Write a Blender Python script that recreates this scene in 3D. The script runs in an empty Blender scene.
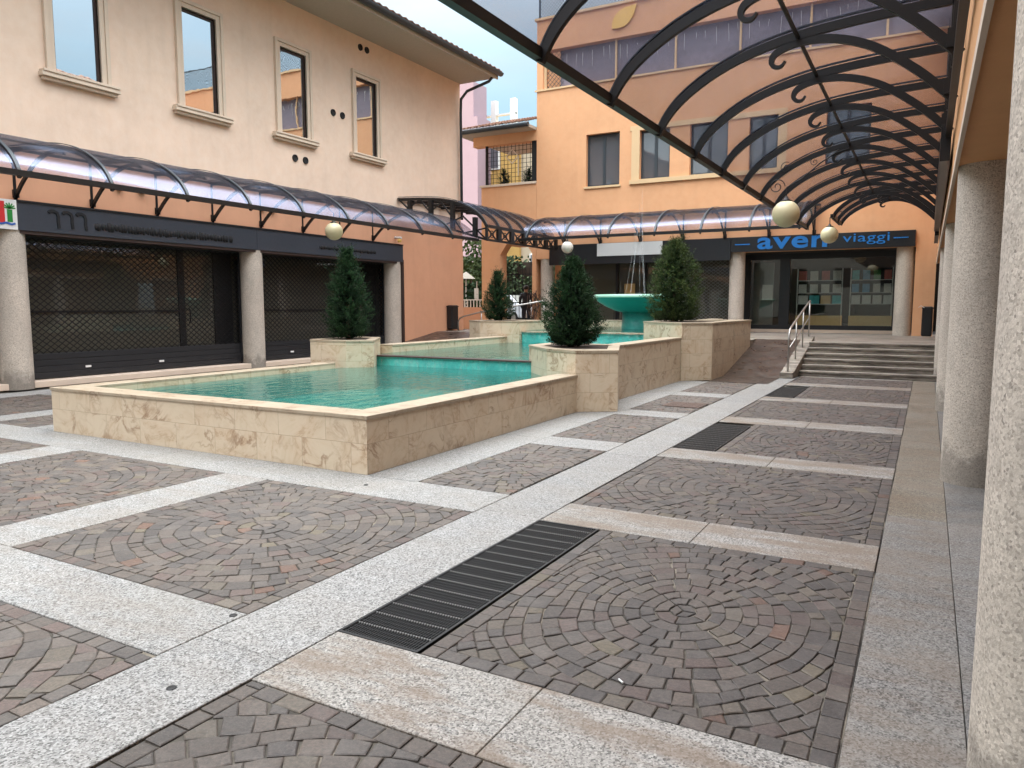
import bpy, bmesh, math, random
from mathutils import Vector, Matrix, noise
R = math.radians
rnd = random.Random(7)
scene = bpy.context.scene
COL = scene.collection

# ------------------------------------------------------------------ materials
def new_mat(name):
    m = bpy.data.materials.new(name); m.use_nodes = True
    nt = m.node_tree; nt.nodes.clear()
    out = nt.nodes.new('ShaderNodeOutputMaterial')
    return m, nt, out
class NT:
    """small helper around a node tree"""
    def __init__(s, name):
        s.m, s.t, s.out = new_mat(name)
        s.tc = s.n('ShaderNodeTexCoord')
    def n(s, kind, **kw):
        nd = s.t.nodes.new(kind)
        for k, v in kw.items(): setattr(nd, k, v)
        return nd
    def l(s, a, b): s.t.links.new(a, b)
    def val(s, sock, v):
        if hasattr(v, 'is_linked') or isinstance(v, bpy.types.NodeSocket): s.l(v, sock)
        else: sock.default_value = v
    def noise(s, scale, detail=4, rough=.55, vec=None, dist=0):
        nd = s.n('ShaderNodeTexNoise'); nd.inputs['Scale'].default_value = scale
        nd.inputs['Detail'].default_value = detail; nd.inputs['Roughness'].default_value = rough
        nd.inputs['Distortion'].default_value = dist
        s.l(vec if vec is not None else s.tc.outputs['Object'], nd.inputs['Vector'])
        return nd
    def vor(s, scale, vec=None, feature='F1'):
        nd = s.n('ShaderNodeTexVoronoi', feature=feature); nd.inputs['Scale'].default_value = scale
        s.l(vec if vec is not None else s.tc.outputs['Object'], nd.inputs['Vector'])
        return nd
    def ramp(s, src, stops, interp='LINEAR'):
        nd = s.n('ShaderNodeValToRGB'); cr = nd.color_ramp; cr.interpolation = interp
        while len(cr.elements) < len(stops): cr.elements.new(.5)
        for e, (p, c) in zip(cr.elements, stops):
            e.position = p; e.color = (*c, 1) if not isinstance(c, (int, float)) else (c, c, c, 1)
        s.l(src, nd.inputs['Fac']); return nd.outputs['Color']
    def mix(s, fac, a, b, blend='MIX'):
        nd = s.n('ShaderNodeMix', data_type='RGBA', blend_type=blend)
        for sock, v in ((nd.inputs[0], fac), (nd.inputs[6], a), (nd.inputs[7], b)):
            if isinstance(v, tuple): sock.default_value = (*v, 1) if len(v) == 3 else v
            elif isinstance(v, (int, float)): sock.default_value = v
            else: s.l(v, sock)
        return nd.outputs[2]
    def math(s, op, a, b=0.0):
        nd = s.n('ShaderNodeMath', operation=op)
        for i, v in enumerate((a, b)):
            if isinstance(v, (int, float)): nd.inputs[i].default_value = v
            else: s.l(v, nd.inputs[i])
        return nd.outputs[0]
    def bump(s, h, strength=.3, dist=.01, prev=None):
        nd = s.n('ShaderNodeBump'); nd.inputs['Strength'].default_value = strength
        nd.inputs['Distance'].default_value = dist; s.l(h, nd.inputs['Height'])
        if prev is not None: s.l(prev, nd.inputs['Normal'])
        return nd.outputs[0]
    def mapping(s, scale=(1, 1, 1), src=None, loc=(0, 0, 0), rot=(0, 0, 0)):
        nd = s.n('ShaderNodeMapping'); nd.inputs['Scale'].default_value = scale
        nd.inputs['Location'].default_value = loc; nd.inputs['Rotation'].default_value = rot
        s.l(src if src is not None else s.tc.outputs['Object'], nd.inputs['Vector'])
        return nd.outputs[0]
    def attr(s, name):
        nd = s.n('ShaderNodeAttribute'); nd.attribute_name = name; return nd
    def pbr(s, color, rough=.6, metal=0, normal=None, ior=1.45, spec=None, **kw):
        p = s.n('ShaderNodeBsdfPrincipled')
        for nm, v in (('Base Color', color), ('Roughness', rough), ('Metallic', metal), ('IOR', ior)):
            sock = p.inputs[nm]
            if isinstance(v, tuple): sock.default_value = (*v, 1)
            elif isinstance(v, (int, float)): sock.default_value = v
            else: s.l(v, sock)
        if normal is not None: s.l(normal, p.inputs['Normal'])
        if spec is not None: p.inputs['Specular IOR Level'].default_value = spec
        for k, v in kw.items(): p.inputs[k].default_value = v
        s.l(p.outputs[0], s.out.inputs['Surface']); return p

def sc(c, k): return tuple(min(1, x * k) for x in c)
def m_stucco(name, c, var=.12, grain=.35, patch=None, stain=.0):
    n = NT(name)
    big = n.noise(.9, 6, .65); mid = n.noise(5, 5, .6); fine = n.noise(90, 3, .6)
    f = n.ramp(big.outputs['Fac'], [(.3, 0.0), (.7, 1.0)])
    col = n.mix(f, sc(c, 1 - var), sc(c, 1 + var))
    f2 = n.ramp(mid.outputs['Fac'], [(.35, 0.0), (.75, 1.0)])
    col = n.mix(n.math('MULTIPLY', f2, .5), col, patch or sc(c, 1 + var * 1.2))
    if stain:
        st = n.noise(1, 5, .6, n.mapping((3.0, 3.0, .25)))
        fs = n.ramp(st.outputs['Fac'], [(.52, 0.0), (.72, 1.0)])
        col = n.mix(n.math('MULTIPLY', fs, stain), col, sc(c, .55))
    col = n.mix(n.math('MULTIPLY', fine.outputs['Fac'], .25), col, sc(c, .8))
    nb = n.bump(fine.outputs['Fac'], grain, .004, n.bump(mid.outputs['Fac'], .25, .02))
    n.pbr(col, .88, normal=nb); return n.m
def m_plain(name, c, rough=.5, metal=0, var=.15, scale=20, bump=.1):
    n = NT(name); nz = n.noise(scale, 5, .6)
    col = n.mix(nz.outputs['Fac'], sc(c, 1 - var), sc(c, 1 + var))
    n.pbr(col, n.math('MULTIPLY_ADD', nz.outputs['Fac'], .2) if False else rough, metal, n.bump(nz.outputs['Fac'], bump, .003)); return n.m

def m_granite():
    n = NT('granite')
    tint = n.attr('tint'); v = n.vor(135); v2 = n.vor(60)
    base = n.ramp(v.outputs['Color'], [(0, .07), (.2, .13), (.36, .38), (.6, .58), (.8, .74), (1, .88)])
    g2 = n.ramp(v2.outputs['Color'], [(0, .55), (.2, .9), (1, 1.0)])
    base = n.mix(1, base, g2, 'MULTIPLY')
    base = n.mix(1, base, tint.outputs['Color'], 'MULTIPLY')
    big = n.noise(1.3, 6, .65)
    base = n.mix(n.ramp(big.outputs['Fac'], [(.4, 0.0), (.75, .5)]), base, (.22, .20, .17))
    # rusty brown stains, only where the slab carries them
    st = n.noise(2.0, 8, .72, n.mapping((.55, 1.9, 1), loc=(4, 1, 0)))
    fs = n.ramp(st.outputs['Fac'], [(.45, 0.0), (.57, 1.0)])
    fa = n.math('MULTIPLY', fs, n.attr('stain').outputs['Fac'])
    base = n.mix(fa, base, n.mix(.68, base, (.15, .105, .07)))
    n.pbr(base, n.ramp(big.outputs['Fac'], [(.3, .45), (.7, .65)]), normal=n.bump(v.outputs['Distance'], .08, .001)); return n.m
def m_cobble():
    n = NT('porphyry_cobble')
    c = n.attr('tint'); nz = n.noise(60, 6, .7); big = n.noise(6, 5, .6)
    sp = n.noise(160, 3, .6); md = n.noise(26, 5, .65)
    col = n.mix(n.ramp(nz.outputs['Fac'], [(.3, 0.0), (.7, 1.0)]), n.mix(1, c.outputs['Color'], (.58, .58, .58), 'MULTIPLY'), n.mix(1, c.outputs['Color'], (1.42, 1.38, 1.34), 'MULTIPLY'))
    col = n.mix(n.ramp(md.outputs['Fac'], [(.4, 0.0), (.7, .5)]), col, n.mix(1, c.outputs['Color'], (.6, .6, .62), 'MULTIPLY'))
    col = n.mix(n.ramp(sp.outputs['Fac'], [(.62, 0.0), (.7, .35)]), col, (.26, .23, .2))
    col = n.mix(n.ramp(big.outputs['Fac'], [(.5, 0.0), (.75, .35)]), col, (.15, .135, .12))
    n.pbr(col, .58, normal=n.bump(md.outputs['Fac'], .6, .006, n.bump(nz.outputs['Fac'], .6, .003))); return n.m
def m_mortar():
    n = NT('sandy_mortar'); nz = n.noise(1.6, 6, .6); f = n.noise(150, 3, .6)
    col = n.ramp(nz.outputs['Fac'], [(.36, (.035, .031, .027)), (.48, (.09, .08, .066)), (.6, (.27, .235, .185))])
    n.pbr(n.mix(f.outputs['Fac'], col, n.mix(1, col, (.6, .6, .6), 'MULTIPLY')), .95, normal=n.bump(f.outputs['Fac'], .6, .004)); return n.m
def m_marble(name='beige_marble', light=1.0):
    n = NT(name); uv = n.tc.outputs['UV']
    br = n.n('ShaderNodeTexBrick'); n.l(uv, br.inputs['Vector'])
    br.inputs['Scale'].default_value = 1; br.inputs['Brick Width'].default_value = .62; br.inputs['Row Height'].default_value = .285
    br.inputs['Mortar Size'].default_value = .0022; br.inputs['Mortar Smooth'].default_value = .1; br.inputs['Bias'].default_value = 0
    br.inputs['Color1'].default_value = (0, 0, 0, 1); br.inputs['Color2'].default_value = (1, 1, 1, 1); br.inputs['Mortar'].default_value = (.5, .5, .5, 1)
    slab = n.n('ShaderNodeSeparateColor'); n.l(br.outputs['Color'], slab.inputs[0])
    comb = n.n('ShaderNodeCombineXYZ'); n.l(n.math('MULTIPLY', slab.outputs[0], 7.3), comb.inputs[2])
    add = n.n('ShaderNodeVectorMath', operation='ADD'); n.l(uv, add.inputs[0]); n.l(comb.outputs[0], add.inputs[1])
    w = n.noise(1.5, 6, .62, add.outputs[0], dist=1.3)
    bands = n.math('FRACT', n.math('MULTIPLY', w.outputs['Fac'], 5.0))
    soft = n.ramp(bands, [(0, (.50, .365, .24)), (.10, (.64, .515, .375)), (.55, (.72, .615, .475)), (.9, (.64, .51, .37)), (1, (.50, .365, .24))])
    tone = n.noise(2.2, 5, .6, add.outputs[0])
    col = n.mix(n.ramp(tone.outputs['Fac'], [(.35, 0.0), (.7, 1.0)]), soft, (.70, .61, .47))
    # thin rusty veins
    vz = n.noise(2.6, 7, .6, add.outputs[0], dist=.9)
    vein = n.math('ABSOLUTE', n.math('SUBTRACT', vz.outputs['Fac'], .5))
    vf = n.ramp(vein, [(0, 1.0), (.016, .55), (.045, 0.0)])
    msk = n.noise(1.9, 3, .5, add.outputs[0])
    vf = n.math('MULTIPLY', vf, n.ramp(msk.outputs['Fac'], [(.47, 0.0), (.62, .75)]))
    col = n.mix(vf, col, (.26, .14, .07))
    pits = n.noise(38, 5, .75, add.outputs[0])
    pf = n.ramp(pits.outputs['Fac'], [(.62, 0.0), (.72, .6)])
    pf = n.math('MULTIPLY', pf, n.ramp(n.noise(3.5, 4, .5, add.outputs[0]).outputs['Fac'], [(.5, 0.0), (.6, 1.0)]))
    col = n.mix(pf, col, (.22, .13, .07))
    col = n.mix(n.math('MULTIPLY', br.outputs['Fac'], .6), col, (.24, .18, .12))
    col = n.mix(1, col, (light * .82, light * .78, light * .75), 'MULTIPLY')
    n.pbr(col, .42, normal=n.bump(pits.outputs['Fac'], .12, .003)); return n.m
def m_column():
    n = NT('aggregate_concrete'); v = n.vor(120); f = n.noise(70, 4, .7); big = n.noise(2.2, 6, .65, n.mapping((1, 1, .5)))
    col = n.ramp(v.outputs['Color'], [(0, (.2, .175, .15)), (.22, (.42, .37, .31)), (.6, (.57, .51, .43)), (1, (.72, .65, .56))])
    col = n.mix(n.ramp(big.outputs['Fac'], [(.42, 0.0), (.72, .55)]), col, (.3, .27, .23))
    z = n.n('ShaderNodeSeparateXYZ'); n.l(n.tc.outputs['Object'], z.inputs[0])
    d = n.noise(5, 5, .6)
    grime = n.math('SUBTRACT', n.math('MULTIPLY', d.outputs['Fac'], .75), n.math('MULTIPLY', z.outputs[2], .95))
    col = n.mix(n.ramp(grime, [(.05, 0.0), (.2, .55)]), col, (.12, .105, .09))
    n.pbr(col, .85, normal=n.bump(f.outputs['Fac'], .5, .006)); return n.m
def m_canopy_glass():
    n = NT('tinted_polycarbonate')
    nz = n.noise(3, 6, .6); sm = n.noise(2, 3, .5, n.mapping((.5, .5, 2)))
    tr = n.n('ShaderNodeBsdfTransparent')
    n.l(n.mix(nz.outputs['Fac'], (.93, .91, .93), (.975, .96, .97)), tr.inputs[0])
    gl = n.n('ShaderNodeBsdfGlossy'); gl.inputs['Roughness'].default_value = .2; gl.inputs[0].default_value = (.34, .40, .52, 1)
    n.l(n.bump(sm.outputs['Fac'], .03, .02), gl.inputs['Normal'])
    fr = n.n('ShaderNodeLayerWeight'); fr.inputs['Blend'].default_value = .22
    
    mx = n.n('ShaderNodeMixShader'); n.l(n.math('MULTIPLY', fr.outputs['Fresnel'], .5), mx.inputs[0]); n.l(tr.outputs[0], mx.inputs[1]); n.l(gl.outputs[0], mx.inputs[2])
    df = n.n('ShaderNodeBsdfDiffuse'); df.inputs[0].default_value = (.34, .32, .36, 1)
    m2 = n.n('ShaderNodeMixShader'); n.l(n.ramp(nz.outputs['Fac'], [(.4, .0), (.8, .03)]), m2.inputs[0]); n.l(mx.outputs[0], m2.inputs[1]); n.l(df.outputs[0], m2.inputs[2])
    n.l(m2.outputs[0], n.out.inputs['Surface']); return n.m
def m_window(name, refl=.5, tint=(.02, .025, .03)):
    n = NT(name); sm = n.noise(1.2, 3, .5)
    d = n.n('ShaderNodeBsdfDiffuse'); d.inputs[0].default_value = (*tint, 1)
    g = n.n('ShaderNodeBsdfGlossy'); g.inputs['Roughness'].default_value = .015
    n.l(n.bump(sm.outputs['Fac'], .06, .03), g.inputs['Normal'])
    lw = n.n('ShaderNodeLayerWeight'); lw.inputs['Blend'].default_value = .2
    f = n.math('MAXIMUM', lw.outputs['Fresnel'], refl)
    mx = n.n('ShaderNodeMixShader'); n.l(f, mx.inputs[0]); n.l(d.outputs[0], mx.inputs[1]); n.l(g.outputs[0], mx.inputs[2])
    n.l(mx.outputs[0], n.out.inputs['Surface']); return n.m
def m_shop_glass():
    n = NT('clear_shop_glass')
    t = n.n('ShaderNodeBsdfTransparent'); t.inputs[0].default_value = (.85, .88, .86, 1)
    g = n.n('ShaderNodeBsdfGlossy'); g.inputs['Roughness'].default_value = .01
    mx = n.n('ShaderNodeMixShader'); mx.inputs[0].default_value = .06; n.l(t.outputs[0], mx.inputs[1]); n.l(g.outputs[0], mx.inputs[2])
    n.l(mx.outputs[0], n.out.inputs['Surface']); return n.m
def m_water():
    n = NT('pool_water'); w = n.noise(7, 3, .5, n.mapping((1, .55, 1)), dist=.6); w2 = n.noise(28, 2, .5)
    nb = n.bump(w.outputs['Fac'], .55, .035, n.bump(w2.outputs['Fac'], .12, .006))
    t = n.n('ShaderNodeBsdfTransparent'); t.inputs[0].default_value = (.50, .82, .76, 1)
    d = n.n('ShaderNodeBsdfDiffuse'); d.inputs[0].default_value = (.07, .25, .225, 1)
    m1 = n.n('ShaderNodeMixShader'); m1.inputs[0].default_value = .30; n.l(t.outputs[0], m1.inputs[1]); n.l(d.outputs[0], m1.inputs[2])
    g = n.n('ShaderNodeBsdfGlossy'); g.inputs['Roughness'].default_value = .04; n.l(nb, g.inputs['Normal'])
    fr = n.n('ShaderNodeFresnel'); fr.inputs['IOR'].default_value = 1.42; n.l(nb, fr.inputs['Normal'])
    m2 = n.n('ShaderNodeMixShader'); n.l(fr.outputs[0], m2.inputs[0]); n.l(m1.outputs[0], m2.inputs[1]); n.l(g.outputs[0], m2.inputs[2])
    n.l(m2.outputs[0], n.out.inputs['Surface']); return n.m
def m_lining():
    n = NT('turquoise_pool_paint'); a = n.noise(3, 6, .7); b = n.noise(60, 4, .7); 
    col = n.ramp(a.outputs['Fac'], [(.3, (.03, .30, .28)), (.55, (.08, .46, .42)), (.75, (.26, .55, .48))])
    col = n.mix(n.ramp(b.outputs['Fac'], [(.58, 0.0), (.75, .55)]), col, (.55, .72, .62))
    n.pbr(col, .35, normal=n.bump(b.outputs['Fac'], .3, .006)); return n.m
def m_bowl():
    n = NT('green_painted_bowl'); a = n.noise(5, 5, .6)
    z = n.n('ShaderNodeSeparateXYZ'); n.l(n.tc.outputs['Object'], z.inputs[0])
    col = n.mix(a.outputs['Fac'], (.018, .25, .225), (.035, .33, .29))
    col = n.mix(n.ramp(n.math('MULTIPLY', z.outputs[2], .5), [(.884, 0.0), (.887, 1.0)]), col, (.38, .66, .52))
    n.pbr(col, .35, normal=n.bump(a.outputs['Fac'], .1, .01)); return n.m
def m_leaf(name, a, b, tips=None):
    n = NT(name); at = n.attr('tint')
    col = n.mix(at.outputs['Fac'], a, b)
    p = n.pbr(col, .7, spec=.2); 
    tr = n.n('ShaderNodeBsdfTranslucent'); n.l(col, tr.inputs[0])
    mx = n.n('ShaderNodeMixShader'); mx.inputs[0].default_value = .2
    n.l(p.outputs[0], mx.inputs[1]); n.l(tr.outputs[0], mx.inputs[2]); n.l(mx.outputs[0], n.out.inputs['Surface']); return n.m
def m_roof():
    n = NT('terracotta_tiles'); v = n.vor(4, n.mapping((1, 1, 1))); nz = n.noise(9, 5, .7)
    col = n.mix(nz.outputs['Fac'], (.16, .085, .06), (.42, .26, .19))
    n.pbr(col, .9, normal=n.bump(nz.outputs['Fac'], .3, .02)); return n.m
def m_jet():
    n = NT('falling_water')
    t = n.n('ShaderNodeBsdfTransparent'); d = n.n('ShaderNodeBsdfPrincipled'); d.inputs['Base Color'].default_value = (.9, .95, 1, 1); d.inputs['Roughness'].default_value = .15
    nz = n.noise(9, 3, .6, n.mapping((1, 1, 1.5)))
    mx = n.n('ShaderNodeMixShader'); n.l(n.ramp(nz.outputs['Fac'], [(.4, .03), (.7, .2)]), mx.inputs[0]); n.l(t.outputs[0], mx.inputs[1]); n.l(d.outputs[0], mx.inputs[2])
    n.l(mx.outputs[0], n.out.inputs['Surface']); return n.m
def m_sheet():
    n = NT('thin_water_film'); t = n.n('ShaderNodeBsdfTransparent'); d = n.n('ShaderNodeBsdfPrincipled'); d.inputs['Base Color'].default_value = (.55, .78, .74, 1); d.inputs['Roughness'].default_value = .1
    nz = n.noise(14, 6, .75, n.mapping((1, 1, .35))); mx = n.n('ShaderNodeMixShader'); n.l(n.ramp(nz.outputs['Fac'], [(.5, .0), (.75, .28)]), mx.inputs[0]); n.l(t.outputs[0], mx.inputs[1]); n.l(d.outputs[0], mx.inputs[2]); n.l(mx.outputs[0], n.out.inputs['Surface']); return n.m
def m_teeth():
    n = NT('worn_bar_teeth'); w = n.n('ShaderNodeTexWave'); w.inputs['Scale'].default_value = 20; n.l(n.tc.outputs['Object'], w.inputs['Vector'])
    n.pbr(n.ramp(w.outputs['Fac'], [(.35, (.02, .02, .02)), (.55, (.24, .24, .23))]), .5, .4); return n.m
def m_ramp_brick():
    n = NT('wet_brown_brick'); br = n.n('ShaderNodeTexBrick'); n.l(n.tc.outputs['UV'], br.inputs['Vector'])
    br.inputs['Scale'].default_value = 1; br.inputs['Brick Width'].default_value = .2; br.inputs['Row Height'].default_value = .1; br.inputs['Mortar Size'].default_value = .006
    br.inputs['Color1'].default_value = (.034, .022, .017, 1); br.inputs['Color2'].default_value = (.062, .041, .031, 1); br.inputs['Mortar'].default_value = (.045, .038, .033, 1)
    nz = n.noise(4, 6, .65)
    n.pbr(n.mix(n.ramp(nz.outputs['Fac'], [(.5, 0.0), (.8, .35)]), br.outputs['Color'], (.075, .06, .048)), n.ramp(nz.outputs['Fac'], [(.3, .2), (.6, .5)]), normal=n.bump(br.outputs['Fac'], -.4, .004)); return n.m
def m_step():
    n = NT('stained_step_stone'); nz = n.noise(3, 7, .72, n.mapping((.5, 3, 4))); v = n.vor(200)
    col = n.ramp(nz.outputs['Fac'], [(.33, (.05, .043, .037)), (.46, (.17, .145, .12)), (.62, (.34, .30, .25))])
    n.pbr(n.mix(.25, col, v.outputs['Color'], 'SOFT_LIGHT'), .6); return n.m

M = dict(
  granite=m_granite(), cobble=m_cobble(), mortar=m_mortar(), marble=m_marble(), marble_cap=m_marble('beige_marble_coping', .62), column=m_column(),
  glass=m_canopy_glass(), win=m_window('reflective_window', .78), win_far=m_window('dim_window', .16, (.10, .105, .12)), shop_dark=m_window('dark_shop_window', .10, (.11, .108, .085)),
  shopglass=m_shop_glass(), water=m_water(), lining=m_lining(), bowl=m_bowl(), roof=m_roof(), jet=m_jet(), sheet=m_sheet(), rampb=m_ramp_brick(), step=m_step(),
  peach=m_stucco('peach_stucco', (.77, .585, .455), .09, patch=(.84, .70, .59), stain=.12), orange=m_stucco('orange_stucco', (.72, .38, .20), .07, patch=(.76, .44, .25), stain=.12),
  salmon=m_stucco('salmon_stucco', (.72, .38, .23), .06, stain=.12), arcade=m_stucco('arcade_orange', (.70, .37, .17), .07), pink=m_stucco('pink_stucco', (.34, .25, .29), .05),
  yellow=m_stucco('yellow_stucco', (.50, .31, .10), .05), cream=m_stucco('cream_stucco', (.48, .40, .29), .05), pale=m_stucco('pale_stucco', (.33, .31, .27), .08),
  trim=m_stucco('stone_trim', (.66, .54, .43), .07), tan=m_stucco('tan_trim', (.68, .48, .28), .06),
  black=m_plain('black_iron', (.016, .015, .015), .42, .3), blackpanel=m_plain('black_panel', (.014, .015, .017), .35), sign=m_plain('anthracite_sign', (.040, .048, .062), .42),
  signd=m_plain('dull_black_paint', (.009, .009, .010), .75), slate=m_plain('grey_gutter', (.045, .055, .065), .4, .2), steel=m_plain('brushed_steel', (.45, .43, .41), .35, .85),
  brown=m_plain('brown_frame', (.045, .028, .024), .5), rust=m_plain('rusty_iron', (.085, .052, .04), .7), shutter=m_plain('dark_shutter', (.022, .023, .026), .45, .2),
  lattice=m_plain('lattice_steel', (.010, .010, .011), .5, .2), galv=m_plain('galvanised_lattice', (.20, .21, .20), .5, .3),
  globe=m_plain('cream_globe', (.66, .60, .38), .3, var=.12, scale=7), globew=m_plain('white_globe', (.72, .70, .62), .3, var=.08, scale=7), blue=m_plain('blue_letters', (.015, .17, .50), .4),
  soffit=m_plain('eave_board', (.46, .40, .33), .8), white=m_plain('white_paint', (.72, .72, .70), .5), wpanel=m_plain('faded_white_panel', (.55, .57, .56), .5, var=.06, scale=3),
  red=m_plain('red_paint', (.55, .03, .03), .5), green=m_plain('green_paint', (.02, .22, .04), .5), bluep=m_plain('blue_paint', (.03, .11, .40), .5), limegreen=m_plain('lime_sticker', (.22, .38, .03), .6),
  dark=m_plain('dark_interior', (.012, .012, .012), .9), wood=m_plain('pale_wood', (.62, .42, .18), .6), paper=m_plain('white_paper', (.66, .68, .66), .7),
  soil=m_plain('soil', (.035, .022, .015), .95, bump=.6), trunk=m_plain('bark', (.07, .045, .03), .9, bump=.6), asphalt=m_plain('asphalt', (.05, .05, .05), .9, scale=80),
  foil=m_leaf('yew_needles', (.006, .015, .007), (.024, .058, .020)), foil2=m_leaf('cypress_scales', (.012, .024, .008), (.065, .092, .026)), ivy=m_leaf('ivy_leaves', (.015, .028, .015), (.07, .10, .045)), moss=m_leaf('moss_green', (.03, .07, .01), (.08, .16, .03)),
  net=m_plain('balcony_net', (.20, .18, .22), .8, var=.3, scale=5), leafy=m_plain('yellow_emblem', (.78, .48, .12), .5), carw=m_plain('white_car_paint', (.62, .66, .72), .25), carb=m_plain('blue_car_paint', (.05, .09, .17), .25), tyre=m_plain('rubber', (.02, .02, .02), .8),
  skin=m_plain('skin', (.45, .27, .19), .6), coat=m_plain('dark_coat', (.012, .014, .022), .85), jeans=m_plain('navy_trousers', (.02, .026, .045), .85), hair=m_plain('dark_hair', (.02, .014, .01), .7),
  grille=m_plain('grate_iron', (.018, .018, .019), .5, .4), teeth=m_teeth(), grillel=m_plain('worn_grate_edge', (.16, .16, .155), .45, .6),
  pic1=m_plain('photo_sky', (.15, .38, .62), .4, var=.6, scale=9), pic2=m_plain('photo_sea', (.06, .45, .5), .4, var=.6, scale=9), pic3=m_plain('photo_red', (.5, .11, .09), .4, var=.5, scale=9), pic4=m_plain('photo_grey', (.62, .64, .62), .4, var=.5, scale=22),
)

# ------------------------------------------------------------------ mesh helper
class MB:
    def __init__(s): s.v = []; s.f = []; s.mi = []; s.tint = {}
    def quad(s, pts, mi=0):
        i = len(s.v); s.v += [Vector(p) for p in pts]; s.f.append(tuple(range(i, i + len(pts)))); s.mi.append(mi); return s
    def box(s, a, b, mi=0):
        x0, x1 = sorted((a[0], b[0])); y0, y1 = sorted((a[1], b[1])); z0, z1 = sorted((a[2], b[2]))
        i = len(s.v)
        s.v += [Vector(p) for p in ((x0,y0,z0),(x1,y0,z0),(x1,y1,z0),(x0,y1,z0),(x0,y0,z1),(x1,y0,z1),(x1,y1,z1),(x0,y1,z1))]
        for q in ((0,3,2,1),(4,5,6,7),(0,1,5,4),(1,2,6,5),(2,3,7,6),(3,0,4,7)):
            s.f.append(tuple(i + k for k in q)); s.mi.append(mi)
        return s
    def prism(s, poly, z0, z1, mi=0):
        """poly = ccw xy outline"""
        n = len(poly); i = len(s.v)
        s.v += [Vector((x, y, z0)) for x, y in poly] + [Vector((x, y, z1)) for x, y in poly]
        s.f.append(tuple(i + k for k in reversed(range(n)))); s.mi.append(mi)
        s.f.append(tuple(i + n + k for k in range(n))); s.mi.append(mi)
        for k in range(n):
            j = (k + 1) % n; s.f.append((i + k, i + j, i + n + j, i + n + k)); s.mi.append(mi)
        return s
    def sweep(s, pts, w, h, side=None, mi=0, taper=None):
        """rectangular section along a polyline; side = fixed width direction"""
        pts = [Vector(p) for p in pts]; n = len(pts); base = len(s.v)
        for k, p in enumerate(pts):
            t = (pts[min(k + 1, n - 1)] - pts[max(k - 1, 0)]).normalized()
            sd = Vector(side).normalized() if side is not None else (t.cross(Vector((0, 0, 1))) if abs(t.z) < .95 else t.cross(Vector((1, 0, 0)))).normalized()
            up = sd.cross(t).normalized(); kk = taper[k] if taper else 1
            for a, b in ((-1, -1), (1, -1), (1, 1), (-1, 1)): s.v.append(p + sd * (a * w / 2) + up * (b * h * kk / 2))
        for k in range(n - 1):
            for q in range(4):
                r = (q + 1) % 4; s.f.append((base + k*4 + q, base + k*4 + r, base + k*4 + 4 + r, base + k*4 + 4 + q)); s.mi.append(mi)
        s.f.append((base + 3, base + 2, base + 1, base)); s.mi.append(mi)
        e = base + (n - 1) * 4; s.f.append((e, e + 1, e + 2, e + 3)); s.mi.append(mi)
        return s
    def tube(s, pts, r, n=8, mi=0):
        pts = [Vector(p) for p in pts]; m = len(pts); base = len(s.v); prev = None
        for k, p in enumerate(pts):
            t = (pts[min(k + 1, m - 1)] - pts[max(k - 1, 0)]).normalized()
            if prev is None: prev = (t.orthogonal()).normalized()
            a = (prev - t * prev.dot(t)).normalized(); prev = a; b = t.cross(a)
            rr = r[k] if isinstance(r, (list, tuple)) else r
            for q in range(n):
                an = 2 * math.pi * q / n; s.v.append(p + a * (rr * math.cos(an)) + b * (rr * math.sin(an)))
        for k in range(m - 1):
            for q in range(n):
                w = (q + 1) % n; s.f.append((base + k*n + q, base + k*n + w, base + k*n + n + w, base + k*n + n + q)); s.mi.append(mi)
        s.f.append(tuple(base + q for q in reversed(range(n)))); s.mi.append(mi)
        s.f.append(tuple(base + (m - 1) * n + q for q in range(n))); s.mi.append(mi)
        return s
    def lathe(s, prof, c, n=32, mi=0):
        base = len(s.v); m = len(prof)
        for r, z in prof:
            for q in range(n):
                an = 2 * math.pi * q / n; s.v.append(Vector((c[0] + r * math.cos(an), c[1] + r * math.sin(an), c[2] + z)))
        for k in range(m - 1):
            for q in range(n):
                w = (q + 1) % n; s.f.append((base + k*n + q, base + k*n + w, base + k*n + n + w, base + k*n + n + q)); s.mi.append(mi)
        return s
    def build(s, name, mats, parent=None, smooth=False, bevel=0, tints=None):
        off = Vector(parent['_w']) if parent is not None and '_w' in parent else Vector((0, 0, 0))
        me = bpy.data.meshes.new(name)
        me.from_pydata([tuple(v - off) for v in s.v], [], s.f)
        if not isinstance(mats, (list, tuple)): mats = [mats]
        for m in mats: me.materials.append(M[m] if isinstance(m, str) else m)
        me.polygons.foreach_set('material_index', s.mi)
        uvl = me.uv_layers.new(name='UVMap').data
        for p in me.polygons:
            nx, ny, nz = p.normal
            for li in p.loop_indices:
                c = me.vertices[me.loops[li].vertex_index].co + off
                if abs(nz) > .7: uvl[li].uv = (c.x + .13, c.y)
                elif abs(nx) > abs(ny) * 1.05: uvl[li].uv = (c.y * (1.0 if abs(nx) > .9 else 1.3), c.z)
                else: uvl[li].uv = (c.x * (1.0 if abs(ny) > .9 else 1.3) + 3.7, c.z)
        if tints is not None:
            for nm, data in tints.items():
                if isinstance(data[0], (int, float)):
                    a = me.attributes.new(nm, 'FLOAT', 'FACE'); a.data.foreach_set('value', data)
                else:
                    a = me.attributes.new(nm, 'FLOAT_COLOR', 'FACE'); flat = []
                    for c in data: flat += [c[0], c[1], c[2], 1]
                    a.data.foreach_set('color', flat)
        if smooth: me.polygons.foreach_set('use_smooth', [True] * len(me.polygons))
        me.update()
        o = bpy.data.objects.new(name, me); COL.objects.link(o)
        if parent is not None: o.parent = parent; o['_w'] = tuple(off)
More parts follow.
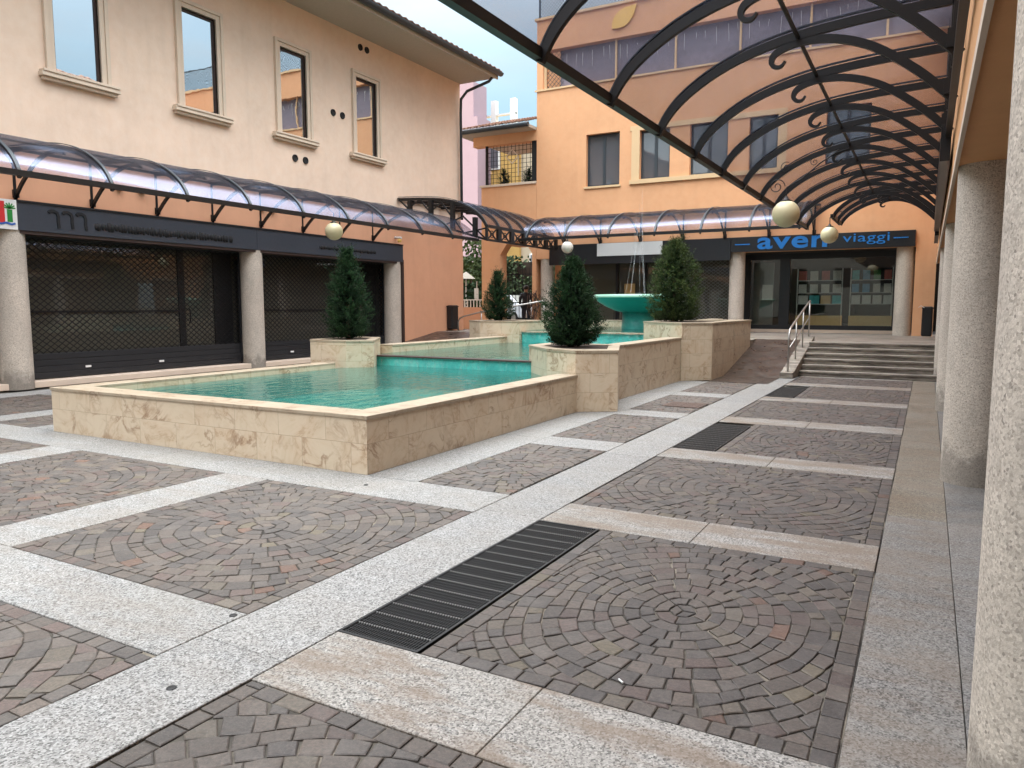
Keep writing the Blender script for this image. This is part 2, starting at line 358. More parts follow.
        if bevel:
            b = o.modifiers.new('bevel', 'BEVEL'); b.width = bevel; b.segments = 2; b.limit_method = 'ANGLE'; b.angle_limit = R(40)
        return o
def pieces(mb, name, mats, parent, **k):
    """every box of the mesh becomes a part of its own"""
    out = []; 
    for q in range(len(mb.v) // 8):
        m = MB(); m.v = mb.v[q*8:q*8+8]; m.f = [tuple(i - q*8 for i in f) for f in mb.f[q*6:q*6+6]]; m.mi = mb.mi[q*6:q*6+6]; out.append(m.build(name, mats, parent, **k))
    return out
def thing(name, label, cat, loc=(0, 0, 0), group=None):
    o = bpy.data.objects.new(name, None); COL.objects.link(o); o.location = loc; o['_w'] = tuple(loc)
    o.empty_display_size = .2; o['label'] = label; o['category'] = cat
    if group: o['group'] = group
    return o
def tag(o, label, cat, group=None):
    o['label'] = label; o['category'] = cat
    if group: o['group'] = group
    return o
def struct(o): o['kind'] = 'structure'; return o
def grid_wall(mb, axis, plane, depth, u0, u1, z0, z1, holes, mi=0):
    """wall in the plane axis=plane, going `depth` behind it, with rectangular holes (u0,u1,z0,z1)"""
    us = sorted(set([u0, u1] + [h[0] for h in holes] + [h[1] for h in holes])); us = [u for u in us if u0 <= u <= u1]
    zs = sorted(set([z0, z1] + [h[2] for h in holes] + [h[3] for h in holes])); zs = [z for z in zs if z0 <= z <= z1]
    def solid(i, j):
        if i < 0 or j < 0 or i >= len(us) - 1 or j >= len(zs) - 1: return False
        u = (us[i] + us[i+1]) / 2; z = (zs[j] + zs[j+1]) / 2
        return not any(h[0] < u < h[1] and h[2] < z < h[3] for h in holes)
    def P(u, z, d):
        return (plane + d, u, z) if axis == 'x' else (u, plane + d, z)
    for i in range(len(us) - 1):
        for j in range(len(zs) - 1):
            if not solid(i, j): continue
            a, b, c, d = us[i], us[i+1], zs[j], zs[j+1]
            mb.quad([P(a,c,0), P(b,c,0), P(b,d,0), P(a,d,0)], mi); mb.quad([P(a,c,depth), P(a,d,depth), P(b,d,depth), P(b,c,depth)], mi)
            if not solid(i-1, j): mb.quad([P(a,c,0), P(a,d,0), P(a,d,depth), P(a,c,depth)], mi)
            if not solid(i+1, j): mb.quad([P(b,c,0), P(b,c,depth), P(b,d,depth), P(b,d,0)], mi)
            if not solid(i, j-1): mb.quad([P(a,c,0), P(a,c,depth), P(b,c,depth), P(b,c,0)], mi)
            if not solid(i, j+1): mb.quad([P(a,d,0), P(b,d,0), P(b,d,depth), P(a,d,depth)], mi)
    return mb

# ------------------------------------------------------------------ paving
CX = -6.93                                   # the fountain's axis; the paving is mirrored about it
def mir(x0, x1): return (2*CX - x1, 2*CX - x0)
rows = [(2.6 + 2.67 * k, 4.74 + 2.67 * k) for k in range(-2, 6)]
panels = []                                   # x0,x1,y0,y1
for k, (a, b) in enumerate(rows):
    k -= 2
    x0 = -1.92 if k in (0, 2, 4) else -2.39
    if k == 5: b = 17.38
    panels.append((x0, -.19, a, b))
    panels.append((*mir(-2.39, -.19), a, b) if k > 0 else (-13.67, -11.48, a, b))
    if k <= 0:
        for q in ((-5.12, -2.93), (-7.95, -5.66), (-10.92, -8.48)): panels.append((*q, a - .07, b - .05))
    elif k <= 4:
        panels.append((-3.88, -2.95, a, min(b, 15.4))); panels.append((*mir(-3.88, -2.95), a, b))
grates = [(-2.40, -1.93, 2.60, 4.73), (-2.40, -1.93, 7.93, 9.86), (-2.40, -1.93, 13.02, 15.0)]

def clip(poly, x0, x1, y0, y1):
    for ax, val, sgn in ((0, x0, 1), (0, x1, -1), (1, y0, 1), (1, y1, -1)):
        out = []
        for i in range(len(poly)):
            a, b = poly[i], poly[(i + 1) % len(poly)]
            ia = (a[ax] - val) * sgn >= 0; ib = (b[ax] - val) * sgn >= 0
            if ia: out.append(a)
            if ia != ib:
                t = (val - a[ax]) / (b[ax] - a[ax]); out.append((a[0] + (b[0]-a[0])*t, a[1] + (b[1]-a[1])*t))
        poly = out
        if len(poly) < 3: return []
    return poly
def area(p): return abs(sum(p[i][0]*p[(i+1)%len(p)][1] - p[(i+1)%len(p)][0]*p[i][1] for i in range(len(p)))) / 2
def dedupe(p):
    o = []
    for q in p:
        if not o or math.dist(q, o[-1]) > .006: o.append(q)
    if len(o) > 1 and math.dist(o[0], o[-1]) < .006: o.pop()
    return o
cob = MB(); ctint = []
PAL = [((.118,.103,.092),7), ((.104,.095,.089),6), ((.132,.113,.099),4), ((.088,.081,.078),4), ((.116,.090,.082),3), ((.142,.126,.104),1.5), ((.150,.092,.068),.4), ((.145,.128,.092),.4)]
def stone_color(r):
    tot = sum(w for _, w in PAL); q = r.random() * tot
    for c, w in PAL:
        q -= w
        if q <= 0: break
    k = r.uniform(.85, 1.16); return tuple(x * k for x in c)
def add_stone(poly, r, tone=1.0):
    poly = dedupe(poly)
    if len(poly) < 3 or area(poly) < .0011: return
    cx = sum(p[0] for p in poly) / len(poly); cy = sum(p[1] for p in poly) / len(poly)
    size = math.sqrt(area(poly)); g = .0030 / size * 2; n = len(poly)
    zt = r.uniform(-.002, .0018); tx = r.uniform(-.025, .025); ty = r.uniform(-.025, .025)
    i = len(cob.v); 
    for k, zz in ((1 - g, -.016), (1 - g * 1.1, zt - .003), (1 - g * 1.1 - .009 / size, zt)):
        for p in poly:
            dx = (p[0] - cx) * k; dy = (p[1] - cy) * k
            cob.v.append(Vector((cx + dx, cy + dy, zz + (dx * tx + dy * ty if zz > -.01 else 0))))
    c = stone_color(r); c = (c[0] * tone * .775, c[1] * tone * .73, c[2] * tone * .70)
    for ring in (0, 1):
        for q in range(n):
            w = (q + 1) % n; cob.f.append((i + ring*n + q, i + ring*n + w, i + ring*n + n + w, i + ring*n + n + q)); cob.mi.append(0); ctint.append(c)
    cob.f.append(tuple(i + 2*n + q for q in range(n))); cob.mi.append(0); ctint.append(c)
def lay_panel(x0, x1, y0, y1, seed):
    r = random.Random(seed); e = .004; x0 += e; x1 -= e; y0 += e; y1 -= e; B = .088
    far = y0 > 8.5
    S = .097 if not far else .104
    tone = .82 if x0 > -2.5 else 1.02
    # border rows
    if x1 - x0 > 1.2:
        for xa, xb in ((x0, x0 + B), (x1 - B, x1)):
            y = y0
            while y < y1 - .03:
                l = min(r.uniform(.085, .15), y1 - y); add_stone([(xa, y), (xb, y), (xb, y + l), (xa, y + l)], r, tone); y += l
        for ya, yb in ((y0, y0 + B), (y1 - B, y1)):
            x = x0 + B
            while x < x1 - B - .03:
                l = min(r.uniform(.085, .15), x1 - B - x); add_stone([(x, ya), (x + l, ya), (x + l, yb), (x, yb)], r, tone); x += l
        x0 += B; x1 -= B; y0 += B; y1 -= B
    cx = (x0 + x1) / 2 + r.uniform(-.05, .05); cy = (y0 + y1) / 2 + r.uniform(-.05, .05)
    W = x1 - x0; Hh = y1 - y0; ex = max(W / Hh, .75) if W > Hh * .6 else 1.0
    rad = 0.0; k = 0
    def P(rr, an):
        wob = 1 + .016 * math.sin(3 * an + seed) + .014 * math.sin(5 * an - seed * 2 + rr * 6) + .010 * math.sin(11 * an + rr * 15)
        return (cx + rr * ex * math.cos(an) * wob, cy + rr * math.sin(an) * wob)
    while rad < math.hypot(W, Hh) * .62:
        nr = rad + S * r.uniform(.92, 1.08) if rad > 0 else .085
        n = max(5 if rad else 3, int(2 * math.pi * (rad + nr) / 2 * (ex + 1) / 2 / (.113)))
        a0 = r.random() * 6.28; angs = [a0 + 2 * math.pi * (q + r.uniform(-.27, .27)) / n for q in range(n)]
        for q in range(n):
            a = angs[q]; b = angs[(q + 1) % n] + (2 * math.pi if q == n - 1 else 0)
            j = lambda: r.uniform(-.011, .011)
            am = (a + b) / 2
            if rad == 0: poly = [(cx, cy), P(nr, a), P(nr, am), P(nr, b)]
            else:
                sk = r.uniform(-.012, .012) / max(nr, .1)
                p = [P(rad + j() * .5, a), P(nr + j() * .5, a + sk), P(nr + j() * .4, am), P(nr + j() * .5, b + sk), P(rad + j() * .5, b)]
                poly = p if rad > .25 else p + [P(rad, am)]
            poly = clip(poly, x0, x1, y0, y1)
            if len(poly) >= 3: add_stone(poly, r, tone)
        rad = nr
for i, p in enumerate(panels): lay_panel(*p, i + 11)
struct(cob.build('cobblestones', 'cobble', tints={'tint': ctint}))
mo = MB()
for x0, x1, y0, y1 in panels: mo.quad([(x0, y0, -.008), (x1, y0, -.008), (x1, y1, -.008), (x0, y1, -.008)])
struct(mo.build('mortar_bed', 'mortar'))

# granite slabs: everything between the panels, cut on a grid and split into long slabs
gr = MB(); gt = []; gs = []
def slab(x0, x1, y0, y1, tint, stain):
    g = .0018; z = 0.0; b = .003; x0 += g; x1 -= g; y0 += g; y1 -= g
    if x1 - x0 < .02 or y1 - y0 < .02: return
    i = len(gr.v)
    for d, zz in ((0, -.012), (0, z - b), (b, z)):
        gr.v += [Vector((x0 + d, y0 + d, zz)), Vector((x1 - d, y0 + d, zz)), Vector((x1 - d, y1 - d, zz)), Vector((x0 + d, y1 - d, zz))]
    for ring in (0, 1):
        for q in range(4):
            w = (q + 1) % 4; gr.f.append((i + ring*4 + q, i + ring*4 + w, i + ring*4 + 4 + w, i + ring*4 + 4 + q)); gr.mi.append(0); gt.append(tint); gs.append(stain)
    gr.f.append((i + 8, i + 9, i + 10, i + 11)); gr.mi.append(0); gt.append(tint); gs.append(stain)
def tone(k=1.0, warm=0.0):
    v = rnd.uniform(.93, 1.05) * k; return (v * (1.0 + warm), v * (.99 + warm * .35), v * (.97 - warm * .6))
WH = .49
def split(x0, x1, y0, y1, along, step, t, st):
    L = (x1 - x0) if along == 'x' else (y1 - y0); n = max(1, round(L / step))
    for k in range(n):
        a = k / n; b = (k + 1) / n
        tt = t(); 
        if along == 'x': slab(x0 + L*a, x0 + L*b, y0, y1, tt, st)
        else: slab(x0, x1, y0 + L*a, y0 + L*b, tt, st)
for sgn in (0, 1):                            # long bands beside the right-hand and left-hand panels
    f = (lambda a, b: (a, b)) if sgn == 0 else mir
    bx = f(-2.93, -2.40); split(*bx, -2.8, 17.4, 'y', 2.67, lambda: tone(WH), .12)
    ex = f(-3.88 - .02, -4.42) if False else f(-4.44, -3.88)
    split(*ex, 5.25, 15.4, 'y', 1.3, lambda: tone(WH), .1)
for k, (a, b) in enumerate(rows):
    nxt = rows[k + 1][0] if k + 1 < len(rows) else b
    kk = k - 2
    # cross bands (between row k and row k+1)
    split(-2.395, -.195, b + .002 if kk < 5 else 17.38, nxt if kk < 5 else 17.6, 'x', 1.09, lambda: tone(.47, .06), 1.0)
    lx = mir(-2.395, -.195); split(lx[0], lx[1], b, nxt, 'x', 1.09, lambda: tone(WH), .35)
    if kk >= 1:
        split(-3.88, -2.935, b, nxt, 'x', 1.2, lambda: tone(WH), .15); m2 = mir(-3.88, -2.935); split(*m2, b, nxt, 'x', 1.2, lambda: tone(WH), .15)
    elif kk < 0:
        split(-10.92, -2.935, b - .05, nxt - .07, 'x', 1.35, lambda: tone(WH), .3)
split(-10.92, -2.935, 4.69, 5.27, 'x', 1.35, lambda: tone(WH), .15)
split(-4.44, -2.935, 5.27, 5.275, 'x', 2, lambda: tone(WH), .1)
for k, (a, b) in enumerate(rows):             # slabs between the front panels
    if k - 2 <= 0:
        for q in ((-5.66, -5.12), (-8.48, -7.95)): split(*q, a - .07, b - .05, 'y', 2.2, lambda: tone(WH), .35)
y = -2.8                                       # strip by the columns, turning dull and reddish further back
while y < 17.5:
    l = 1.78; y2 = min(y + l, 17.55)
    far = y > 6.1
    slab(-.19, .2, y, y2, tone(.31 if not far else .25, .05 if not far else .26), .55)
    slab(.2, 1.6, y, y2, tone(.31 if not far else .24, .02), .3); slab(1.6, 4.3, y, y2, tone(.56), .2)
    slab(*mir(-.19, .45), y, y2, tone(.7), .3); y = y2
struct(gr.build('granite_paving', 'granite', tints={'tint': gt, 'stain': gs}))
g = MB(); g.quad([(-400, -300, -.03), (400, -300, -.03), (400, 500, -.03), (-400, 500, -.03)])
struct(g.build('ground', 'mortar'))

def make_grate(b, label):
    x0, x1, y0, y1 = b; t = thing('drain_grate', label, 'drain grate', ((x0+x1)/2, (y0+y1)/2, 0), 'iron drain grates along the granite band')
    MB().box((x0, y0, -.028), (x1, y1, -.024)).build('pit', 'dark', t)
    f = MB()
    for q in (((x0, y0, -.02), (x0 + .015, y1, .0015)), ((x1 - .015, y0, -.02), (x1, y1, .0015)), ((x0 + .015, y0, -.02), (x1 - .015, y0 + .015, .0015)), ((x0 + .015, y1 - .015, -.02), (x1 - .015, y1, .0015))): f.box(*q)
    f.build('frame', 'grille', t)
    g2 = MB(); n = 30
    for k in range(1, n):
        x = x0 + (x1 - x0) * k / n; g2.box((x - .0028, y0 + .015, -.022), (x + .0028, y1 - .015, -.002))
    m = int((y1 - y0) / .0335)
    for k in range(1, m):
        y = y0 + (y1 - y0) * k / m
        if k % 4: g2.box((x0 + .015, y - .002, -.02), (x1 - .015, y + .002, -.0035))
    g2.build('bars', 'grille', t)
    g3 = MB()
    for k in range(4, m, 4):
        y = y0 + (y1 - y0) * k / m
        g3.box((x0 + .016, y - .003, -.02), (x1 - .016, y + .003, .0))
    for o in pieces(g3, 'cross_bar', 'teeth', t): pass
make_grate(grates[0], 'largest and nearest black iron drain grate, beside the white granite band')
make_grate(grates[1], 'black iron drain grate in the middle of the row of three')
make_grate(grates[2], 'small far drain grate nearest the stone steps')

t = thing('manhole_cover', 'rusty square manhole cover set in cobbles beside the fountain planters', 'manhole cover', (-3.25, 11.5, 0))
MB().box((-3.55, 11.2, .002), (-2.97, 11.78, .010)).build('frame', 'rust', t)
b = MB()
for i in range(4):
    for j in range(4): b.box((-3.51 + i*.13, 11.24 + j*.13, .009), (-3.51 + i*.13 + .11, 11.24 + j*.13 + .11, .013))
b.build('cover_plate', 'rust', t)
for (x, y), l in zip(((-2.62, 1.86), (-2.98, 2.48), (-4.2, 4.95)), ('small round dark metal stud in the near granite band below the crossing', 'small round dark metal stud beside the cobbles near the band crossing', 'small dark metal stud in granite in front of the fountain corner')):
    o = MB().lathe([(0, .006), (.014, .006), (.02, .003), (.022, -.004)], (x, y, 0), 14).build('floor_stud', 'black'); tag(o, l, 'metal stud', 'metal studs in the granite')
o = MB().tube([(-1.02, 2.78, .008), (-1.045, 2.80, .008)], .004, 6).build('cigarette_butt', 'paper'); tag(o, 'small white cigarette butt on the dark cobbles by the granite band', 'cigarette butt')

# moss in the joints, lower left
mb = MB(); tt = []
for cxy in ((-4.23, 1.86), (-4.02, 1.80), (-3.93, 1.72), (-3.6, 1.62), (-3.75, 1.3)):
    for k in range(110):
        x = cxy[0] + rnd.gauss(0, .035); y = cxy[1] + rnd.gauss(0, .03); a = rnd.random() * 6.28; h = rnd.uniform(.006, .02); w = .004
        mb.quad([(x, y, -.008), (x + w * math.cos(a), y + w * math.sin(a), -.008), (x + w * math.cos(a) + rnd.uniform(-.006, .006), y, h)]); tt.append(rnd.random())
o = mb.build('moss', 'moss', tints={'tint': tt}); o['kind'] = 'stuff'; o['label'] = 'green moss in the cobble joints at lower left'; o['category'] = 'moss'

# ------------------------------------------------------------------ terrace, steps, ramps
TZ = .69
tb = MB(); tb.box((-14.6, 21.05, -.02), (4.3, 26.6, TZ)); tb.box((-2.44, 19.45, -.02), (.24, 21.05, TZ)); tb.box((.24, 17.62, -.02), (4.3, 21.05, TZ)); tb.box((-4.9, 20.3, -.02), (-2.44, 21.05, TZ)); tb.box((-4.9, 19.52, -.02), (-3.9, 20.3, TZ))
struct(tb.build('terrace_paving', 'step'))
rp = MB(); rp.prism([(0, 0)], 0, 0) if False else None
def wedge(mb, x0, x1, ya, yb, z):
    i = len(mb.v); mb.v += [Vector(p) for p in ((x0, ya, .004), (x1, ya, .004), (x1, yb, z), (x0, yb, z), (x0, yb, .004), (x1, yb, .004))]
    for q in ((0, 1, 2, 3), (0, 3, 4), (1, 5, 2), (3, 2, 5, 4)): mb.f.append(tuple(i + k for k in q)); mb.mi.append(0)
wedge(rp, -3.9, -2.72, 16.75, 20.3, TZ - .002); wedge(rp, -14.6, -9.98, 16.6, 21.05, TZ - .002)
rp.quad([(-3.9, 15.4, .004), (-2.72, 15.4, .004), (-2.72, 16.75, .004), (-3.9, 16.75, .004)])
struct(rp.build('ramp', 'rampb'))
t = thing('stone_steps', 'wide flight of stained stone steps rising to the travel shop terrace', 'steps', (-1.1, 17.6, 0))
for k in range(6):
    z = .115 * (k + 1); y = 17.62 + .3 * k
    s_ = MB(); s_.box((-2.444, y - .022, z - .04), (.236, y + .327, z)); s_.box((-2.44, y, z - .114), (.232, y + .3, z - .0401)); s_.build('step', 'step', t, bevel=.006)
pl = MB(); i = 0
pts = [(16.8, 0), (16.8, .13), (16.98, .14), (20.1, .80), (20.1, 0)]
i = len(pl.v); n = len(pts)
pl.v += [Vector((-2.72, y, z)) for y, z in pts] + [Vector((-2.45, y, z)) for y, z in pts]
pl.f.append(tuple(range(n))); pl.f.append(tuple(reversed(range(n, 2*n)))); pl.mi += [0, 0]
for k in range(n): j = (k + 1) % n; pl.f.append((k, k + n, j + n, j)); pl.mi.append(0)
pl.build('side_wall', 'step', t, bevel=.01)

def handrail(label, top, posts, mid, r=.022, grp='steel handrails'):
    t = thing('handrail', label, 'handrail', (posts[0][0], posts[0][1], posts[0][2]), grp)
    MB().tube(top, r, 10).build('top_rail', 'steel', t, True)
    if mid: MB().tube(mid, r * .6, 8).build('mid_rail', 'steel', t, True)
    for x, y, z0, z1 in posts: MB().tube([(x, y, z0), (x, y, z1)], r * .75, 8).build('post', 'steel', t, True)
def lerp(a, b, k): return a + (b - a) * k
X = -2.58
handrail('steel handrail on the low wall beside the stone steps',
  [(X, 16.95, .14), (X, 16.95, .8), (X, 16.97, .94), (X, 17.03, 1.03), (X, 17.15, 1.08), (X, 19.98, 1.68), (X, 20.02, 1.66)],
  [(X, lerp(17.95, 20.0, k), lerp(.355, .79, k), lerp(1.24, 1.66, k)) for k in (0, .5, 1)], [(X, 16.96, .62), (X, 20.0, 1.27)])

# ------------------------------------------------------------------ fountain
F = thing('fountain', 'stepped beige marble fountain with turquoise pools and built-in planters', 'fountain', (CX, 12, 0))
def ring_wall(x0, x1, y0, y1, w, z0, z1, name, cap=True, skip=()):
    segs = {'f': ((x0, y0), (x1, y0 + w)), 'l': ((x0, y0 + w), (x0 + w, y1)), 'r': ((x1 - w, y0 + w), (x1, y1))}
    mb = MB(); cp = MB()
    for k, (a, b) in segs.items():
        if k in skip: continue
        mb.box((a[0], a[1], z0), (b[0], b[1], z1 - .035))
        if k == 'f': cp.box((a[0] - .012, a[1] - .012, z1 - .035), (b[0] + .012, b[1], z1))
        elif k == 'l': cp.box((a[0] - .012, a[1], z1 - .035), (b[0], b[1], z1))
        else: cp.box((a[0], a[1], z1 - .035), (b[0] + .012, b[1], z1))
    mb.build(name, 'marble', F); cp.build('coping', 'marble_cap', F, bevel=.004)
XL, XR = -9.44, -4.44
ring_wall(XL, XR, 5.26, 10.0, .32, 0, .55, 'basin_wall')
# raised middle and upper basins
m = MB(); c = MB()
m.box((-4.74, 11.91, 0), (-4.425, 15.18, .87)); c.box((-4.75, 11.91, .87), (-4.41, 15.18, .905))
m.box((-9.44, 11.62, 0), (-9.12, 16.18, .765)); c.box((-9.455, 11.62, .765), (-9.11, 16.18, .80))
m.box((-4.24, 17.73, 0), (-3.9, 19.2, 1.17)); c.box((-4.25, 17.73, 1.17), (-3.885, 19.2, 1.205)); m.box((-5.2, 19.2, 0), (-3.9, 19.5, 1.17)); c.box((-5.2, 19.2, 1.17), (-3.885, 19.51, 1.205)); m.box((-5.2, 19.5, 0), (-4.9, 20.74, 1.17)); c.box((-5.21, 19.51, 1.17), (-4.89, 20.74, 1.205))
m.box((-9.9, 17.93, 0), (-9.58, 21.04, 1.10)); c.box((-9.915, 17.93, 1.10), (-9.58, 21.055, 1.135))
m.box((-9.58, 20.75, 0), (-4.9, 21.04, 1.10)); c.box((-9.57, 20.74, 1.10), (-4.89, 21.055, 1.135))
pieces(m, 'basin_wall', 'marble', F); pieces(c, 'coping', 'marble_cap', F, bevel=.004)
def planter(poly, z1, soil_r, label):
    mb = MB(); mb.prism(poly, 0, z1 - .035)
    o = mb.build('planter', 'marble', F, bevel=.004); o['label'] = label
    cx = sum(p[0] for p in poly) / len(poly); cy = sum(p[1] for p in poly) / len(poly)
    outer = [(cx + (x - cx) * 1.012, cy + (y - cy) * 1.012) for x, y in poly]
    cp = MB(); n = len(outer); hole = [(cx + (x - cx) * .72, cy + (y - cy) * .72) for x, y in poly]
    i = len(cp.v)
    for ring, z in ((outer, z1 - .035), (outer, z1), (hole, z1), (hole, z1 - .035)): cp.v += [Vector((x, y, z)) for x, y in ring]
    for r_ in range(4):
        for q in range(n):
            w = (q + 1) % n; a = r_ * n; b_ = ((r_ + 1) % 4) * n
            cp.f.append((i + a + q, i + a + w, i + b_ + w, i + b_ + q)); cp.mi.append(0)
    k = cp.build('coping', 'marble_cap', F); k.parent = o; k['_w'] = tuple(F['_w'])
    so = MB(); so.prism([(cx + (x - cx) * .715, cy + (y - cy) * .715) for x, y in poly], z1 - .034, z1 - .012)
    s2 = so.build('soil', 'soil', F); s2.parent = o
P2 = [(-5.05, 10.2), (-4.46, 9.95), (-3.93, 10.3), (-4.42, 11.62), (-4.42, 11.9), (-5.8, 11.9), (-5.8, 11.05)]
P1 = [(-9.85, 10.15), (-9.0, 10.15), (-8.66, 10.5), (-9.40, 11.6), (-10.0, 11.6), (-10.0, 10.35)]
P3 = [(-5.05, 15.75), (-4.42, 15.2), (-3.9, 15.66), (-3.9, 17.7), (-5.62, 17.7), (-5.62, 16.3)]
P4 = [(-9.92, 16.2), (-8.78, 16.2), (-8.78, 17.9), (-10.45, 17.9), (-10.45, 16.55)]
planter(P2, .905, .3, 'front right marble planter at the foot of the middle pool'); planter(P1, .94, .3, 'front left marble planter with water-stained corner')
planter(P3, 1.205, .3, 'tallest marble planter, by the ramp'); planter(P4, 1.18, .3, 'back left marble planter')
w = MB(); w.box((-8.98, 10.95, 0), (-5.70, 11.12, .615)); w.build('weir_wall', 'lining', F)
w = MB(); w.box((-8.98, 10.91, .615), (-5.70, 11.16, .64)); w.build('weir_lip', 'brown', F)
w = MB(); w.box((-8.80, 16.35, 0), (-5.60, 16.55, .90)); w.build('weir_wall', 'lining', F)
w = MB(); w.box((-8.80, 16.30, .90), (-5.60, 16.6, .93)); w.build('weir_lip', 'marble_cap', F)
li = MB()                                     # painted pool lining
li.box((XL + .32, 5.58, .02), (XR - .32, 10.95, .06))
li.box((XL + .32, 5.58, .06), (XL + .328, 10.06, .44)); li.box((XR - .328, 5.58, .06), (XR - .32, 10.02, .44)); li.box((XL + .33, 5.58, .06), (XR - .33, 5.588, .44))
li.box((-9.12, 11.12, .22), (-4.74, 16.35, .30)); li.box((-9.58, 16.55, .5), (-5.2, 20.75, .6))
li.build('pool_lining', 'lining', F)
# overflow sheets running down the weirs
for x0, x1, y, z0, z1 in ((-8.96, -5.72, 10.94, .45, .612), (-8.78, -5.62, 16.29, .68, .92)):
    mb = MB(); mb.box((x0, y - .006, z0), (x1, y, z1))
    mb.build('overflow', 'sheet', F)
bc = (-6.78, 19.2)
prof = [(0, 1.36), (.42, 1.38), (.62, 1.43), (.85, 1.53), (1.05, 1.65), (1.16, 1.74), (1.21, 1.76), (1.21, 1.845), (1.15, 1.85), (1.12, 1.80), (.9, 1.70), (0, 1.65)]
MB().lathe([(r_, z) for r_, z in prof], (*bc, 0), 56).build('bowl', 'bowl', F, True)
MB().lathe([(.0, .55), (.46, .55), (.42, 1.38), (.0, 1.38)], (*bc, 0), 40).build('pedestal', 'lining', F, True)
MB().lathe([(0, 1.79), (1.13, 1.79)], (*bc, 0), 40).build('bowl_water', 'water', F)
j = 0
for k in range(7):
    a = k * 0.9; r0 = .06 + .02 * k; x = bc[0] + math.cos(a) * r0; y = bc[1] + math.sin(a) * r0
    out = .16 + .045 * k; h = 4.6 - .18 * k
    pts = []
    for q in range(15):
        u = q / 14; pts.append((x + math.cos(a) * out * (u - .35) * (1 if u > .35 else .1), y + math.sin(a) * out * (u - .35), lerp(1.8, h, 1 - abs(2*u - 1)**2) if False else lerp(h, 1.8, u)))
    MB().tube(pts, [.004 + .004 * (q / 14) for q in range(15)], 5).build('water_jet', 'jet', F)
sp = MB()
for k in range(160):
    a = rnd.random() * 6.28; r_ = abs(rnd.gauss(0, .45)); z = 1.80 + abs(rnd.gauss(0, .05)); s_ = rnd.uniform(.004, .012)
    p = (bc[0] + r_ * math.cos(a), bc[1] + r_ * math.sin(a), z); sp.box((p[0]-s_, p[1]-s_, p[2]-s_), (p[0]+s_, p[1]+s_, p[2]+s_))
sp.build('splash', 'jet', F)
for nm, b_, z in (('lower', (XL + .32, XR - .32, 5.58, 10.95), .455), ('mid', (-9.12, -4.74, 11.12, 16.35), .645), ('up', (-9.58, -5.2, 16.55, 20.75), .945)):
    x0, x1, y0, y1 = b_; struct(MB().quad([(x0, y0, z), (x1, y0, z), (x1, y1, z), (x0, y1, z)]).build('water', 'water'))

# ------------------------------------------------------------------ foliage
def needle_tree(name, label, x, y, z0, h, rmax, mat, seed, n=900, blunt=.55, spiky=.5, ln=.075, cat='tree', group=None, low=.18, wd=.007):
    r = random.Random(seed); t = thing(name, label, cat, (x, y, z0), group)
    MB().tube([(x, y, z0 - .02), (x + .01, y, z0 + h * .45), (x, y, z0 + h * .9)], [.05, .035, .008], 8).build('trunk', 'trunk', t)
    mb = MB(); tt = []
    def rad(u):        # silhouette
        if u < low: return rmax * (.72 + .28 * u / low)
        v = (u - low) / (1 - low); return rmax * max(.02, (1 - v ** (1 + blunt)) ** (.95))
    for k in range(n):
        u = r.random() ** 1.15; an = r.random() * 6.283
        lump = 1 + .17 * math.sin(an * 3 + u * 9 + seed) + .12 * math.sin(an * 7 - u * 17 + seed * 2) + .07 * math.sin(an * 13 + u * 31)
        rr = rad(u) * lump * (1 - .42 * r.random() ** 2.2)
        c = Vector((x + rr * math.cos(an), y + rr * math.sin(an), z0 + .02 + u * h))
        d = Vector((math.cos(an), math.sin(an), r.uniform(.3, 1.3) + (.8 if u > .75 else 0))).normalized()
        L = ln * r.uniform(1.2, 2.6); shoot = r.random() < spiky * .12
        if shoot: L *= 1.9
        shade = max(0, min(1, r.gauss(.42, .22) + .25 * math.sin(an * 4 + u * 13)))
        s1 = d.orthogonal().normalized(); s2 = d.cross(s1); m_ = 11
        if r.random() < .5: 
            e = c + d * L; w = s1 * .003; mb.quad([c - w, c + w, e]); tt.append(.1)
        for q in range(m_):
            f = q / m_; a = q * 2.4 + r.random(); out = (s1 * math.cos(a) + s2 * math.sin(a)); dd = (out * r.uniform(.6, 1) + d * r.uniform(.5, .9)).normalized()
            b0 = c + d * (L * f); l = ln * (.75 if f < .7 else .5) * r.uniform(.6, 1.1); wv = dd.cross(Vector((r.uniform(-1, 1), r.uniform(-1, 1), r.uniform(-1, 1)))).normalized() * wd
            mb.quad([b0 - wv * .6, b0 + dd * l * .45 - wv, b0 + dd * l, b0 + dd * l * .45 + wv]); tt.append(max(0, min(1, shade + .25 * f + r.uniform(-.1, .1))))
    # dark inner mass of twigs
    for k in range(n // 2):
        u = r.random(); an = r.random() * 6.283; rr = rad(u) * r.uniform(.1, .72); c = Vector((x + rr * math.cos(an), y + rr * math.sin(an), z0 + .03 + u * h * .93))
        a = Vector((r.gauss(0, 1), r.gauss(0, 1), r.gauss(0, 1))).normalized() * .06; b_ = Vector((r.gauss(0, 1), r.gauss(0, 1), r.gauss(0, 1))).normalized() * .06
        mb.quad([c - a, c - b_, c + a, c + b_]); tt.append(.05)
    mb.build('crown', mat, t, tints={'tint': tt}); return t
G = 'evergreens in the fountain planters'
needle_tree('yew_tree', 'dark conical evergreen with wispy shoots in the front left fountain planter', -9.55, 10.85, .93, 1.6, .33, 'foil', 3, 1300, .9, 1.0, .07, group=G, low=.12)
needle_tree('yew_tree', 'dark dense conical evergreen in the front right fountain planter', -5.02, 11.05, .90, 1.33, .395, 'foil', 5, 2100, .75, .7, .06, group=G, low=.2)
